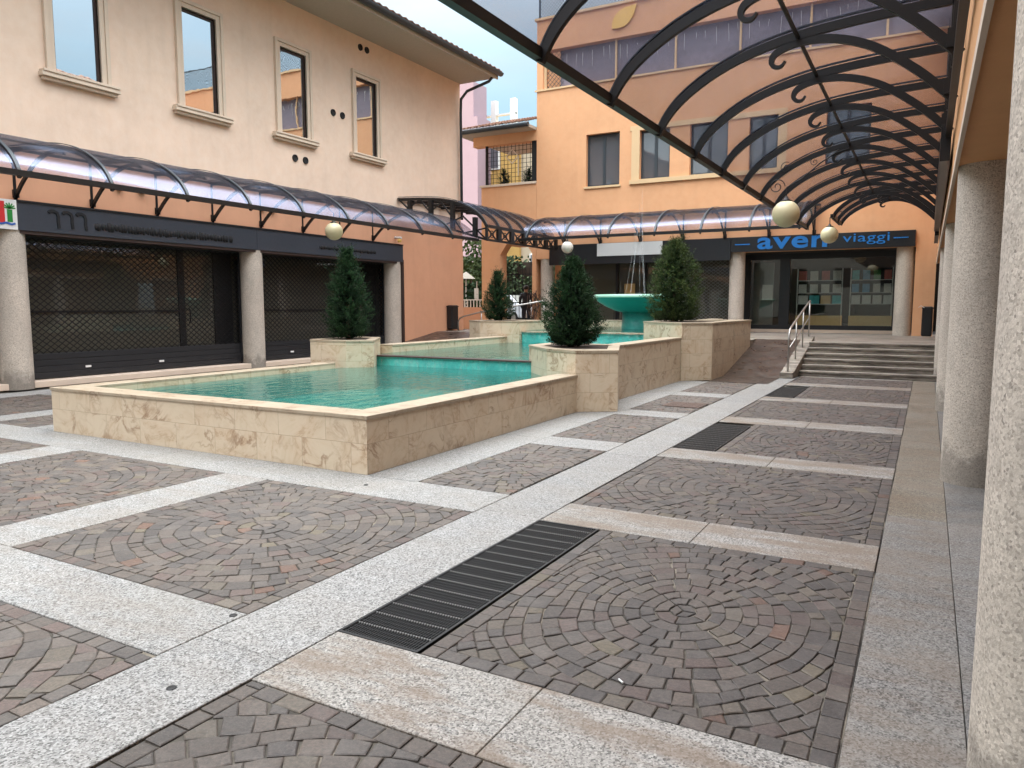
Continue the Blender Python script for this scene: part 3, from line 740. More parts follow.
needle_tree('cypress_tree', 'lighter olive green rounded evergreen in the tallest marble planter by the ramp', -5.10, 16.9, 1.19, 1.78, .50, 'foil2', 8, 1700, 1.6, .5, .08, group=G, low=.22)
needle_tree('yew_tree', 'smallest dark conical evergreen, in the back left planter near the gate', -9.88, 17.05, 1.17, 1.18, .31, 'foil', 12, 1000, .6, .8, .075, group=G, low=.14)

def leafy(name, label, cat, box, n, mat, seed, size=.12, trunks=()):
    r = random.Random(seed); x0, x1, y0, y1, z0, z1 = box; t = thing(name, label, cat, ((x0+x1)/2, (y0+y1)/2, z0))
    mb = MB(); tt = []
    for k in range(n):
        p = Vector((r.uniform(x0, x1), r.uniform(y0, y1), r.uniform(z0, z1)))
        q = noise.noise(p * .9) + .5
        if r.random() > q * 1.5 + (.3 if p.z < z0 + (z1 - z0) * .7 else -.25): continue
        a = Vector((r.gauss(0, 1), r.gauss(0, 1), r.gauss(0, 1))).normalized() * size; b_ = a.orthogonal().normalized() * size * .7
        mb.quad([p - a, p - b_, p + a, p + b_]); tt.append(max(0, min(1, r.gauss(.45, .25))))
    mb.build('crown', mat, t, tints={'tint': tt})
    for tx, ty, th in trunks: MB().tube([(tx, ty, .5), (tx + .1, ty, th)], [.14, .07], 8).build('trunk', 'trunk', t)
    return t

# ------------------------------------------------------------------ canopies
PROF = [(0, 0), (.09, .16), (.22, .31), (.40, .45), (.62, .58), (.88, .69), (1.15, .77), (1.45, .83), (1.8, .87), (2.2, .90), (2.85, .93)]
BR = [(1.335, .545), (1.30, .50), (1.25, .495), (1.205, .53), (1.205, .585), (1.25, .64), (1.36, .69), (1.52, .715), (1.74, .70), (1.95, .645), (2.16, .55), (2.38, .40), (2.60, .22), (2.85, -.03)]
def dense(P_, m=4):
    out = []
    for i in range(len(P_) - 1):
        p0, p1, p2, p3 = P_[max(i-1, 0)], P_[i], P_[i+1], P_[min(i+2, len(P_)-1)]
        for k in range(m):
            t = k / m; out.append(tuple(.5 * ((2*b) + (-a+c)*t + (2*a-5*b+4*c-d)*t*t + (-a+3*b-3*c+d)*t**3) for a, b, c, d in zip(p0, p1, p2, p3)))
    return out + [P_[-1]]
PROF = dense(PROF, 3); NB5 = 5 * 3; BR = dense(BR, 3)
def canopy(label, origin, A, D, z, proj, stations, a0, a1, hscale=1.0, brackets=None, wallrail=True, curl=True, group='curved tinted canopies'):
    A = Vector(A); D = Vector(D); O = Vector(origin); k = proj / 2.85
    def P(a, d, h): return O + A * a + D * (d * k) + Vector((0, 0, z + h * hscale))
    mid = P((a0 + a1) / 2, 2.85, 0); t = thing('canopy', label, 'canopy', (mid.x, mid.y, 0), group)
    MB().sweep([P(a0, 0, 0), P(a1, 0, 0)], .075, .085).build('front_beam', 'black', t)
    MB().tube([P(a0, 1.45, .76), P(a1, 1.45, .76)], .022, 8).build('purlin', 'black', t)
    if wallrail: MB().sweep([P(a0, 2.84, .90), P(a1, 2.84, .90)], .04, .05).build('wall_rail', 'black', t)
    for s_ in stations:
        MB().sweep([P(s_, d, h - .055) for d, h in PROF], .05, .085, side=A).build('rib', 'black', t)
        MB().sweep([P(s_, d, h + .018) for d, h in PROF], .055, .012, side=A).build('glazing_bar', 'slate', t)
    for s_ in (brackets if brackets is not None else stations):
        b_ = MB(); n = len(BR); b_.sweep([P(s_, d, h) for d, h in (BR if curl else BR[NB5:])], .045, .062, side=A, taper=([min(1.25, .3 + .05 * q_) for q_ in range(n)] if curl else [.4] + [1] * (n - NB5 - 1)))
        b_.sweep([P(s_, 2.82, -.12), P(s_, 2.82, .88)], .05, .06, side=A); b_.sweep([P(s_, 2.80, .02), P(s_, 2.80, .16)], .10, .09, side=A)
        b_.build('bracket', 'black', t)
    edges = sorted(set([a0] + list(stations) + [a1]))
    for e0, e1 in zip(edges, edges[1:]):
        if e1 - e0 < .1: continue
        g_ = MB(); n = len(PROF)
        for q in range(n - 1):
            (d0, h0), (d1, h1) = PROF[q], PROF[q + 1]
            g_.quad([P(e0 + .004, d0, h0), P(e1 - .004, d0, h0), P(e1 - .004, d1, h1), P(e0 + .004, d1, h1)])
        me = g_.build('glazing_panel', 'glass', t, True)
        wd = me.modifiers.new('weld', 'WELD'); wd.merge_threshold = .0005
        so = me.modifiers.new('thick', 'SOLIDIFY'); so.thickness = .005; so.use_rim = False
    return t
rs = [5.40 + 1.455 * k for k in range(-4, 11)]
cr = canopy('large dark iron canopy with clear curved panes overhead along the arcade columns', (-2.75, 0, 0), (0, 1, 0), (1, 0, 0), 3.5, 2.87, [s_ for s_ in rs if s_ < 20], -.6, 20.3)
bx = MB(); bx.box((.03, 9.2, 3.06), (.125, 17.7, 3.44)); bx.build('box_gutter', 'blackpanel', cr)
bx = MB(); bx.box((.07, -.6, 3.30), (.125, 9.2, 3.37)); bx.box((.05, 17.7, 2.98), (.125, 19.9, 3.42)); pieces(bx, 'wall_channel', 'black', cr)
canopy('small narrow curved canopy end piece in the corner beside the travel shop', (-2.2, 0, 0), (0, 1, 0), (1, 0, 0), 3.78, 2.3, [20.5, 21.5, 22.4], 20.36, 22.45, .78)
ls = [6.33 + 1.443 * k for k in range(-9, 9)]
canopy('long curved tinted canopy along the left building above its shutters', (-11.8, 0, 0), (0, 1, 0), (-1, 0, 0), 3.5, 2.95, ls, -7.2, 19.2, 1.0, brackets=[s_ for s_ in ls] + [19.15] if False else ls, curl=False)
fx = [-11.35, -10.0, -8.55, -7.1, -5.75, -4.4, -3.1]
canopy('straight tinted canopy across the back building above the shop signs', (0, 21.35, 0), (1, 0, 0), (0, 1, 0), 3.66, 3.02, fx, -11.6, -2.95, 1.0, curl=False)
# the raised canopy over the passage with its lattice truss
lk = canopy('short raised canopy on a black lattice truss over the passage to the gate', (-11.5, 0, 0), (0, 1, 0), (-1, 0, 0), 3.9, 3.26, [19.25, 20.0, 20.8, 21.6, 22.4, 23.2], 19.2, 23.9, 1.12, brackets=[])
tr = MB()
def xb(mb, p, q, w=.05): mb.sweep([p, q], w, w)
zb, zt = 3.5, 3.86
xb(tr, (-11.5, 19.2, zb), (-11.5, 23.9, zb), .06)
y = 19.2
while y < 23.5:
    xb(tr, (-11.5, y, zb), (-11.5, y + .6, zt), .035); xb(tr, (-11.5, y, zt), (-11.5, y + .6, zb), .035); xb(tr, (-11.5, y, zb), (-11.5, y, zt), .07)
    tr.tube([(-11.5, y + .3 + .1 * math.cos(a * .52), (zb + zt) / 2 + .1 * math.sin(a * .52)) for a in range(13)], .012, 5)
    tr.box((-11.54, y + .62, zb), (-11.46, y + .78, zt)); y += .8
tr.build('lattice_truss', 'black', lk)
tr = MB(); xb(tr, (-11.5, 19.2, zb), (-14.68, 19.2, 4.42), .06)
for k in range(4):
    xa = -11.5 - .795 * k; za = zb + .23 * k; top = [4.25, 4.72, 4.85, 4.9, 4.94]; tops = [3.86] + top
    xb(tr, (xa, 19.2, za), (xa - .795, 19.2, tops[k + 1] - .05), .04); xb(tr, (xa - .4, 19.2, za + .1), (xa - .4, 19.2, tops[k + 1] - .08), .12)
    xb(tr, (xa, 19.2, tops[k] - .02), (xa - .795, 19.2, za + .23), .04)
tr.build('end_truss', 'black', lk)

# ------------------------------------------------------------------ left building
LB = thing('apartment_building', 'peach building with framed windows over dark shuttered shops on the left', 'building', (-17, 5, 0))
WX = -14.8; LY0, LY1 = -14.0, 22.9
wins = [(8.70, 9.62), (11.55, 12.47), (14.43, 15.35), (17.34, 18.26)]
allw = [(a - 2.88 * k, b - 2.88 * k) for k in range(2, 7) for a, b in [wins[0]]] + [(5.82, 6.74)] + wins
allw = sorted(set((round(a, 2), round(b, 2)) for a, b in allw))
holes = [(a, b, 5.98, 8.14) for a, b in allw]
w = MB(); grid_wall(w, 'x', WX, -.3, LY0, LY1, 4.36, 9.32, holes); w.build('upper_wall', 'peach', LB)
MB().box((-24.9, LY1 - .3, 0), (WX - .302, LY1 - .002, 9.3)).build('side_wall', 'peach', LB)
MB().box((-25, LY0, .0), (-24.9, LY1, 9.3)).build('rear_wall', 'peach', LB)
w = MB(); w.box((-15.1, LY0, 3.46), (-14.7, LY1 - .05, 4.36)); w.box((-15.1, 19.265, 0), (-14.68, LY1 - .05, 3.46)); w.build('lower_wall', 'salmon', LB)
w = MB(); w.box((-24.9, LY0, 3.7), (-15.3, LY1 - .35, 3.8)); w.box((-16.8, LY0, 0), (-16.7, 19.2, 3.7)); w.build('inner_wall', 'dark', LB)
def framed_window(y0, y1, z0, z1, parent):
    f = MB(); t_ = .17
    def rim(e0, e1, x0, x1):
        f.box((x0, y0 - e1, z0), (x1, y0 - e0, z1 + e1)); f.box((x0, y1 + e0, z0), (x1, y1 + e1, z1 + e1)); f.box((x0, y0 - e0, z1 + e0), (x1, y1 + e0, z1 + e1))
    rim(.0, .10, WX - .1, WX + .045); rim(.10, .18, WX - .1, WX + .075)
    fr = f.build('window', 'trim', parent, bevel=.006)
    s_ = MB(); s_.box((WX - .1, y0 - .32, z0 - .13), (WX + .15, y1 + .32, z0 - .05)); s_.box((WX - .1, y0 - .28, z0 - .19), (WX + .10, y1 + .28, z0 - .13)); s_.box((WX - .1, y0 - .30, z0 - .05), (WX + .17, y1 + .30, z0 - .002))
    o = s_.build('sill', 'trim', parent, bevel=.008); o.parent = fr
    b_ = MB(); X_ = WX - .035
    b_.box((X_ - .05, y0, z0), (X_, y0 + .05, z1)); b_.box((X_ - .05, y1 - .05, z0), (X_, y1, z1)); b_.box((X_ - .05, y0 + .05, z1 - .06), (X_, y1 - .05, z1)); b_.box((X_ - .05, y0 + .05, z0), (X_, y1 - .05, z0 + .05))
    o = b_.build('sash', 'brown', parent); o.parent = fr
    g_ = MB(); g_.box((X_ - .04, y0 + .05, z0 + .05), (X_ - .025, y1 - .05, z1 - .06)); o = g_.build('pane', 'win', parent); o.parent = fr
for a, b in allw: framed_window(a, b, 5.98, 8.14, LB)
for (ya, yb, z) in ((16.38, 16.76, 6.92), (14.88, 15.26, 5.43), (17.59, 17.88, 9.02)):
    for y in (ya, yb):
        v = MB(); pts = [(0, .012), (.055, .014), (.075, .03), (.09, .03), (.095, 0)]
        n = 20; i = 0
        for r_, d in pts:
            for q in range(n): v.v.append(Vector((WX + d, y + r_ * math.cos(6.2832*q/n), z + r_ * math.sin(6.2832*q/n))))
        for k in range(len(pts) - 1):
            for q in range(n): w_ = (q + 1) % n; v.f.append((k*n + q, k*n + w_, k*n + n + w_, k*n + n + q)); v.mi.append(0)
        v.build('round_vent', 'signd', LB)
for y in (9.8, 10.3, 13.6, 13.95):
    MB().lathe([(0, 0), (.07, 0), (.08, .03), (0, .035)], (-14.66, y, 3.95), 16).build('round_vent', 'galv', LB)
# roof: eave board, gutter, tiles
e = MB(); e.box((WX - .2, LY0 - .5, 9.32), (-13.32, 22.95, 9.38)); e.box((-13.32, LY0 - .5, 9.27), (-13.27, 22.95, 9.46)); e.build('eave', 'soffit', LB)
def half_gutter(mb, x, z, y0, y1, r_=.085):
    prof_ = [(r_ * math.cos(a), r_ * math.sin(a)) for a in [math.pi + math.pi * k / 8 for k in range(9)]]
    prof_ = [(p[0], p[1]) for p in prof_] + [(p[0] * .9, p[1] * .9) for p in reversed(prof_)]
    n = len(prof_); i = len(mb.v)
    for y in (y0, y1): mb.v += [Vector((x + a, y, z + b_)) for a, b_ in prof_]
    for k in range(n): j_ = (k + 1) % n; mb.f.append((i + k, i + j_, i + n + j_, i + n + k)); mb.mi.append(0)
    mb.f.append(tuple(i + k for k in range(n))); mb.mi.append(0); mb.f.append(tuple(i + n + k for k in reversed(range(n)))); mb.mi.append(0)
gu = MB(); half_gutter(gu, -13.17, 9.46, LY0 - .5, 22.98, .11); gu.build('gutter', 'slate', LB)
dp = MB(); dp.tube([(-13.3, 22.72, 9.36), (-13.5, 22.72, 9.18), (-14.4, 22.74, 8.98), (-14.66, 22.76, 8.75), (-14.68, 22.76, 8.3), (-14.66, 22.76, 4.6)], .05, 10); dp.build('downpipe', 'slate', LB, True)
def tile_roof(mb, p0, p1, q0, q1, tiles, wave=.035):
    """roof from eave line p0-p1 up to ridge line q0-q1 with rows of round tiles"""
    p0, p1, q0, q1 = map(Vector, (p0, p1, q0, q1)); nn = (p1 - p0).cross(q0 - p0).normalized(); nn = nn if nn.z > 0 else -nn
    N = tiles * 4; rows_ = 14; i = len(mb.v)
    for r_ in range(rows_ + 1):
        for lift in (0, 1):
            if r_ == rows_ and lift: break
            for k in range(N + 1):
                u = k / N; a = p0.lerp(p1, u); b_ = q0.lerp(q1, u); pt = a.lerp(b_, r_ / rows_); h = wave * (.5 + .5 * math.sin(2 * math.pi * k / 4)) + (.03 if lift else 0)
                mb.v.append(pt + nn * h)
    R_ = rows_ * 2 + 1
    for r_ in range(R_ - 1):
        for k in range(N): a = i + r_ * (N + 1) + k; mb.f.append((a, a + 1, a + N + 2, a + N + 1)); mb.mi.append(0)
rf = MB(); tile_roof(rf, (-13.15, LY0 - .5, 9.5), (-13.15, 23.0, 9.5), (-20, LY0 - .5, 12.0), (-20, 23.0, 12.0), 130)
rf.quad([(-26.5, LY0 - .5, 9.45), (-26.5, 23.0, 9.45), (-20, 23.0, 12), (-20, LY0 - .5, 12)]); rf.quad([(-13.2, 22.97, 9.47), (-26.5, 22.97, 9.45), (-20, 22.97, 11.97)]); rf.quad([(-13.15, LY0, 9.44), (-13.15, 22.98, 9.44), (-26.5, 22.98, 9.44), (-26.5, LY0, 9.44)])
rf.build('roof', 'roof', LB)
# columns
def column(parent, x, y, z0, z1, r_=.25, dy=0):
    return MB().lathe([(r_, z0), (r_, z1)], (x, y, 0), 48).build('column', 'column', parent, True)
col_y = [18.98, 13.34, 7.68, 2.0, -3.7]
for y in col_y: column(LB, -14.86, y, 0, 2.93, .27)
MB().box((-14.98, 19.16, 0), (-14.6, 19.26, 3.0)).build('door_frame', 'brown', LB)
# shop fronts: lattice shutters in front of dark glazing
def lattice(mb, ax, plane, u0, u1, z0, z1, dx, dz, w=.009, th=.012, mi=0):
    """diamond grille in a vertical plane"""
    nu = int((u1 - u0) / dx); H_ = z1 - z0; run = H_ * dx / dz
    def seg(ua, za, ub, zb_):
        # clip to u range
        if ub < ua: ua, za, ub, zb_ = ub, zb_, ua, za
        if ub < u0 or ua > u1: return
        if ua < u0: t_ = (u0 - ua) / (ub - ua); za = za + (zb_ - za) * t_; ua = u0
        if ub > u1: t_ = (u1 - ua) / (ub - ua); zb_ = za + (zb_ - za) * t_; ub = u1
        if ub - ua < .01: return
        P_ = (lambda u, z: (plane, u, z)) if ax == 'x' else (lambda u, z: (u, plane, z))
        mb.sweep([P_(ua, za), P_(ub, zb_)], th, w, side=(1, 0, 0) if ax == 'x' else (0, 1, 0), mi=mi)
    k = -int(run / dx) - 1
    while u0 + k * dx < u1 + run:
        s0 = u0 + k * dx; seg(s0, z0, s0 + run, z1); seg(s0 + run, z0, s0, z1) if True else None
        k += 1
for i, (y0, y1) in enumerate(((13.62, 18.75), (7.97, 13.08), (2.3, 7.4), (-3.4, 1.7))):
    sf = MB()
    sf.box((-15.6, y0 - .3, 0), (-14.72, y1 + .3, .12)); o = sf.build('threshold', 'trim', LB, bevel=.01)
    gl = MB(); gl.box((-15.45, y0 - .3, .12), (-15.43, y1 + .3, 3.0)); gl.build('shop_window', 'shop_dark', LB)
    fr = MB(); F_ = -15.40
    fr.box((F_ - .05, y1 - 1.45, .12), (F_, y1 - 1.28, 3)); fr.box((F_ - .05, y1 - .45, .12), (F_, y1 + .1, 3)); fr.box((F_ - .05, y0 - .1, .12), (F_, y0 + .06, 3)); fr.box((F_ - .05, y0, 1.42), (F_, y1 - 1.45, 1.46)); fr.box((F_ - .05, y0, 2.85), (F_, y1, 3))
    o = fr.build('window_frame', 'blackpanel', LB)
    h = MB(); h.tube([(F_ + .02, y1 - 1.2, 1.15), (F_ + .06, y1 - 1.2, 1.2), (F_ + .06, y1 - 1.2, 1.45), (F_ + .02, y1 - 1.2, 1.5)], .012, 6); ho = h.build('door_handle', 'signd', LB); ho.parent = o
    la = MB(); P_ = -15.05
    lattice(la, 'x', P_, y0, y1, .62, 2.92, .15, .12, .016)
    sh = la.build('roller_shutter', 'lattice', LB)
    lo = MB()
    for k in range(4): lo.box((P_ - .012, y0, .14 + k * .122), (P_ + .012, y1, .14 + k * .122 + .112)); lo.box((P_ - .018, y0, .14 + k * .122 + .112), (P_ - .002, y1, .14 + k * .122 + .122))
    lo.box((P_ - .03, y0 - .05, .12), (P_ + .03, y0, 2.93)); lo.box((P_ - .03, y1, .12), (P_ + .03, y1 + .05, 2.93)); lo.box((P_ - .04, y0, 2.84), (P_ + .04, y1, 2.93))
    o = lo.build('shutter_panel', 'shutter', LB, bevel=.004); o.parent = sh
    lb = MB()
    for q in (.22, .55): lb.box((P_ + .013, y0 + (y1 - y0) * q, .3), (P_ + .016, y0 + (y1 - y0) * q + .12, .34))
    o = lb.build('maker_plate', 'white', LB); o.parent = sh
    if i == 1:
        st = MB()
        for q in range(5):
            a = q * 1.256; st.tube([(-15.42, y0 + .17, 1.0), (-15.42, y0 + .17 + .09 * math.cos(a), 1.0 + .13 * math.sin(a))], [.012, .035], 6)
        st.build('clover_sticker', 'limegreen', LB)
        it = MB(); it.box((-16.3, 8.6, .3), (-16.0, 10.4, 1.35)); it.build('sales_counter', 'wood', LB)

# the long dark sign board, in two lengths
def board(y0, y1, label):
    t = thing('shop_sign', label, 'shop sign', (-14.6, (y0 + y1) / 2, 2.9), 'dark sign boards of the left shops')
    MB().box((-14.98, y0, 2.93), (-14.58, y1, 3.44)).build('board', 'sign', t, bevel=.004)
    MB().box((-14.96, y0, 2.87), (-14.60, y1, 2.93)).build('lower_trim', 'brown', t); MB().box((-14.99, y0, 3.44), (-14.56, y1, 3.475)).build('upper_trim', 'signd', t); return t
s1 = board(7.72, 13.3, 'anthracite sign board with three curled dark marks over the near left shutter')
s2 = board(13.304, 19.2, 'anthracite sign board with small dark lettering over the far left shutter')
board(-4.2, 7.10, 'plain anthracite sign board nearest the camera on the left side')
def marks(t, y0, y1, z0, z1, n, seed):
    r = random.Random(seed); mb = MB(); y = y0
    while y < y1:
        zc = (z0 + z1) / 2 + r.uniform(-.008, .008); h_ = (z1 - z0) * r.uniform(.7, 1.0); d = r.uniform(.035, .06)
        mb.lathe([(0, -h_/2), (d * .8, -h_/2 + .02), (d, 0), (d * .8, h_/2 - .02), (0, h_/2)], (-14.60 , y, zc), 10); y += d * r.uniform(1.1, 1.7)
    mb.build('lettering', 'signd', t, True)
mk = MB()
for k in range(3):
    y = 8.38 + .265 * k
    mk.sweep([(-14.574, y - .10, 3.30), (-14.574, y - .07, 3.335), (-14.574, y, 3.34), (-14.574, y + .06, 3.31), (-14.574, y + .08, 3.24), (-14.574, y + .075, 3.14), (-14.574, y + .085, 3.03)], .02, .055, side=(1, 0, 0))
mk.build('lettering', 'signd', s1)
marks(s1, 9.2, 12.55, 3.02, 3.23, 20, 4); marks(s2, 15.5, 17.85, 3.08, 3.22, 18, 9)
# coloured poster panel on the first column
t = thing('poster_panel', 'colourful white framed panel with red, green and blue shapes above the leftmost column', 'poster', (-14.55, 7.4, 2.94))
MB().box((-14.60, 7.115, 2.93), (-14.56, 7.71, 3.46)).build('panel', 'white', t)
MB().box((-14.559, 7.16, 3.03), (-14.555, 7.50, 3.42)).build('red_shape', 'red', t)
g_ = MB(); g_.box((-14.5585, 7.54, 3.06), (-14.5545, 7.63, 3.28))
for a in range(7):
    an = a * math.pi / 6 * 1.0; g_.sweep([(-14.5565, 7.585, 3.30), (-14.5565, 7.585 + .10 * math.cos(an), 3.31 + .09 * math.sin(an))], .004, .022, side=(1, 0, 0))
g_.build('palm_shape', 'green', t)
b_ = MB(); b_.sweep([(-14.5535, 7.13 + .03 * k, 3.03 + .012 * math.sin(k * 1.1)) for k in range(19)], .004, .035, side=(1, 0, 0)); b_.box((-14.554, 7.2, 3.12), (-14.552, 7.3, 3.22)); b_.build('blue_wave', 'bluep', t)
t = thing('security_camera', 'small white wall camera under the left canopy by the orange wall', 'camera', (-14.68, 18.9, 3.6))
MB().tube([(-14.70, 18.95, 3.68), (-14.45, 18.95, 3.66)], .035, 10).build('body', 'white', t); MB().lathe([(0, 0), (.05, 0), (.07, .06), (.05, .1), (0, .1)], (-14.52, 18.95, 3.52), 14).build('dome', 'leafy', t)
def bin_(x, y, z, label, w=.26, h=.46, d=.2, mat='blackpanel'):
    t = thing('litter_bin', label, 'litter bin', (x, y, z), 'wall-hung litter bins')
    MB().prism([(x - w/2, y - d/2), (x + w/2, y - d/2), (x + w/2, y + d/2), (x - w/2, y + d/2)], z, z + h).build('body', mat, t, bevel=.04)
    MB().box((x - w/2 - .01, y - d/2 - .01, z + h - .06), (x + w/2 + .01, y + d/2 + .01, z + h - .03)).build('rim', mat, t); return t
bin_(-14.55, 21.95, .74, 'dark litter bin on the orange wall near the passage', .22, .84, .42)
b_ = bin_(.0, 23.0, .74, 'dark litter bin with a torn white paper beside the back right corner', .26, .80, .26)
MB().sweep([(-.08, 22.85, 1.50), (-.16, 22.85, 1.56), (-.22, 22.85, 1.51)], .05, .012).build('torn_paper', 'paper', b_)

# ------------------------------------------------------------------ right arcade building
RB = thing('arcade_building', 'orange arcade building on round concrete columns at the right edge', 'building', (3, 8, 0))
MB().box((.15, -14, 2.74), (.45, 24.2, 9.6)).build('wall', 'arcade', RB)
MB().box((.45, -14, 2.74), (10, 24.2, 2.9)).build('ceiling', 'arcade', RB)
MB().box((4.3, -14, 0), (4.6, 24.2, 2.74)).build('inner_wall', 'arcade', RB); MB().box((9.8, -14, 0), (10, 24.2, 9.6)).build('rear_wall', 'arcade', RB)
MB().box((.138, -14, 2.715), (.165, 24.2, 2.80)).build('edge_moulding', 'trim', RB)
MB().box((-.5, -14, 9.6), (.1, 24.2, 9.7)).build('eave', 'soffit', RB)
rf = MB(); tile_roof(rf, (-.6, -14, 9.72), (-.6, 24.2, 9.72), (6, -14, 12.4), (6, 24.2, 12.4), 120); rf.quad([(6, -14, 12.4), (12, -14, 9.7), (12, 24.2, 9.7), (6, 24.2, 12.4)]); rf.quad([(-.5, -14, 9.71), (-.5, 24.2, 9.71), (12, 24.2, 9.7), (12, -14, 9.7)]); rf.build('roof', 'roof', RB)
for y in (2.5, 7.65, 12.8, 17.95, -2.65, -7.8): column(RB, .42, y, 0, 2.74, .25)
for k in range(8):
    y = -10 + 4.2 * k; f_ = MB(); f_.box((.12, y, 5.9), (.15, y + 1.1, 7.9)); o = f_.build('window', 'trim', RB); f_ = MB(); f_.box((.10, y + .1, 6.0), (.118, y + 1, 7.8)); p_ = f_.build('pane', 'win_far', RB); p_.parent = o

# ------------------------------------------------------------------ back building
BB = thing('shop_building', 'tall orange building with shops at street level across the back of the square', 'building', (-6, 26, 0))
BY = 24.42
holes = [(-12.53, .15, TZ, 3.24), (-10.61, -9.38, 5.66, 7.42), (-8.67, -7.64, 5.76, 7.36), (-6.98, -5.77, 5.76, 7.38), (-5.12, -4.26, 5.76, 7.38), (-2.9, -1.7, 5.76, 7.38), (-12.3, 4, 9.16, 10.46)]
holes = [h for h in holes]
w = MB(); grid_wall(w, 'y', BY, .35, -12.53, 4, 3.24, 11.5, [h for h in holes if h[2] > 3.3]); w.build('wall', 'orange', BB)
MB().box((-12.53, BY + .352, 3.24), (-12.25, 36, 11.5)).box((-12.53, BY + 1.55, TZ), (-12.25, 36, 3.24)).build('side_wall', 'orange', BB)
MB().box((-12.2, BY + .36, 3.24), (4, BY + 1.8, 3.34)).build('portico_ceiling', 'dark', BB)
MB().box((-12.24, 35.8, .6), (4, 36, 11.5)).box((3.8, BY + .4, .6), (4, 35.8, 11.5)).build('rear_wall', 'orange', BB)
MB().box((-12.6, BY - .04, 9.10), (4, BY + .0, 9.16)).box((-12.6, BY - .06, 11.5), (4, BY + .38, 11.58)).build('string_course', 'tan', BB)
MB().box((-9.0, BY - .03, 7.36), (-4.0, BY - .002, 7.52)).box((-9.0, BY - .07, 5.62), (-4.0, BY - .002, 5.76)).build('window_band', 'tan', BB)
for a, b, c, d in ((-8.67, -8.95, 5.76, 7.36), (-4.26, -4.0, 5.76, 7.36)): MB().box((min(a, b), BY - .028, c), (max(a, b), BY - .001, d)).build('window_pier', 'tan', BB)
for (a, b, c, d) in holes[1:6]:
    f_ = MB(); Y_ = BY + .16
    f_.box((a, Y_, c), (a + .07, Y_ + .05, d)); f_.box((b - .07, Y_, c), (b, Y_ + .05, d)); f_.box((a + .07, Y_, d - .07), (b - .07, Y_ + .05, d)); f_.box((a + .07, Y_, c), (b - .07, Y_ + .05, c + .07)); f_.box(((a + b) / 2 - .05, Y_ - .005, c + .07), ((a + b) / 2 + .05, Y_ + .045, d - .07))
    o = f_.build('window', 'slate', BB); g_ = MB(); g_.box((a + .07, Y_ + .02, c + .07), (b - .07, Y_ + .03, d - .07)); p_ = g_.build('pane', 'win_far', BB); p_.parent = o
    if a < -9.5: s_ = MB(); s_.box((a - .06, BY - .05, c - .07), (b + .06, BY + .1, c - .001)); q_ = s_.build('sill', 'tan', BB); q_.parent = o
# balcony storey: netting behind slim posts
lg = MB(); lg.box((-12.2, BY + 1.6, 9.16), (4, BY + 1.7, 11.4)); lg.build('balcony_back_wall', 'pale', BB)
MB().box((-12.2, BY + .37, 9.06), (4, BY + 1.6, 9.14)).build('balcony_floor', 'pale', BB)
nt = MB(); nt.box((-11.7, BY + .20, 9.18), (4, BY + .212, 10.44)); nt.build('balcony_net', 'net', BB)
ps = MB()
for k in range(8): ps.box((-9.6 + 2.05 * k - .03, BY + .1, 9.16), (-9.6 + 2.05 * k + .03, BY + .16, 10.46))
ps.box((-12.3, BY + .1, 9.16), (-12.22, BY + .18, 10.46)); ps.build('balcony_post', 'tan', BB)
lt = MB(); lattice(lt, 'y', BY + .14, -12.2, -11.55, 9.2, 10.42, .16, .16, .012); lt.build('balcony_trellis', 'slate', BB)
ic = MB(); r = random.Random(3)
for k in range(46):
    x = -11.4 + k * .32 + r.uniform(-.08, .08); l_ = r.uniform(.12, .55); ic.tube([(x, BY + .16, 10.28 - .05 * math.sin(k)), (x + r.uniform(-.03, .03), BY + .16, 10.28 - l_)], [.010, .004], 4)
ic.build('hanging_lights', 'paper', BB)
rl = MB(); lattice(rl, 'y', BY + .1, -12.5, 4, 11.6, 12.5, .12, .12, .014); rl.box((-12.5, BY + .08, 12.5), (4, BY + .12, 12.54)); rl.box((-12.5, BY + .08, 11.6), (-12.44, BY + .12, 12.9)); rl.build('terrace_railing', 'slate', BB)
lf = MB(); pts = []
for k in range(20):
    a = k / 20; 
for k in range(13): u = k / 12; pts.append((u, .27 * math.sin(math.pi * u ** .8)))
for k in range(1, 12): u = 1 - k / 12; pts.append((u, -.27 * math.sin(math.pi * u ** .9)))
c0 = Vector((-9.70, 0, 10.76)); dv = Vector((.86, 0, .64)); pv = Vector((-.6, 0, .8))
p3 = [(c0 + dv * u + pv * v_) for u, v_ in pts]; n = len(p3); lf.v += [Vector((p.x, BY - .06, p.z)) for p in p3] + [Vector((p.x, BY - .005, p.z)) for p in p3]
lf.f.append(tuple(range(n))); lf.mi.append(0)
for k in range(n): j_ = (k + 1) % n; lf.f.append((k, j_, n + j_, n + k)); lf.mi.append(0)
o = lf.build('leaf_emblem', 'leafy'); tag(o, 'yellow leaf-shaped emblem high on the orange balcony front', 'emblem')
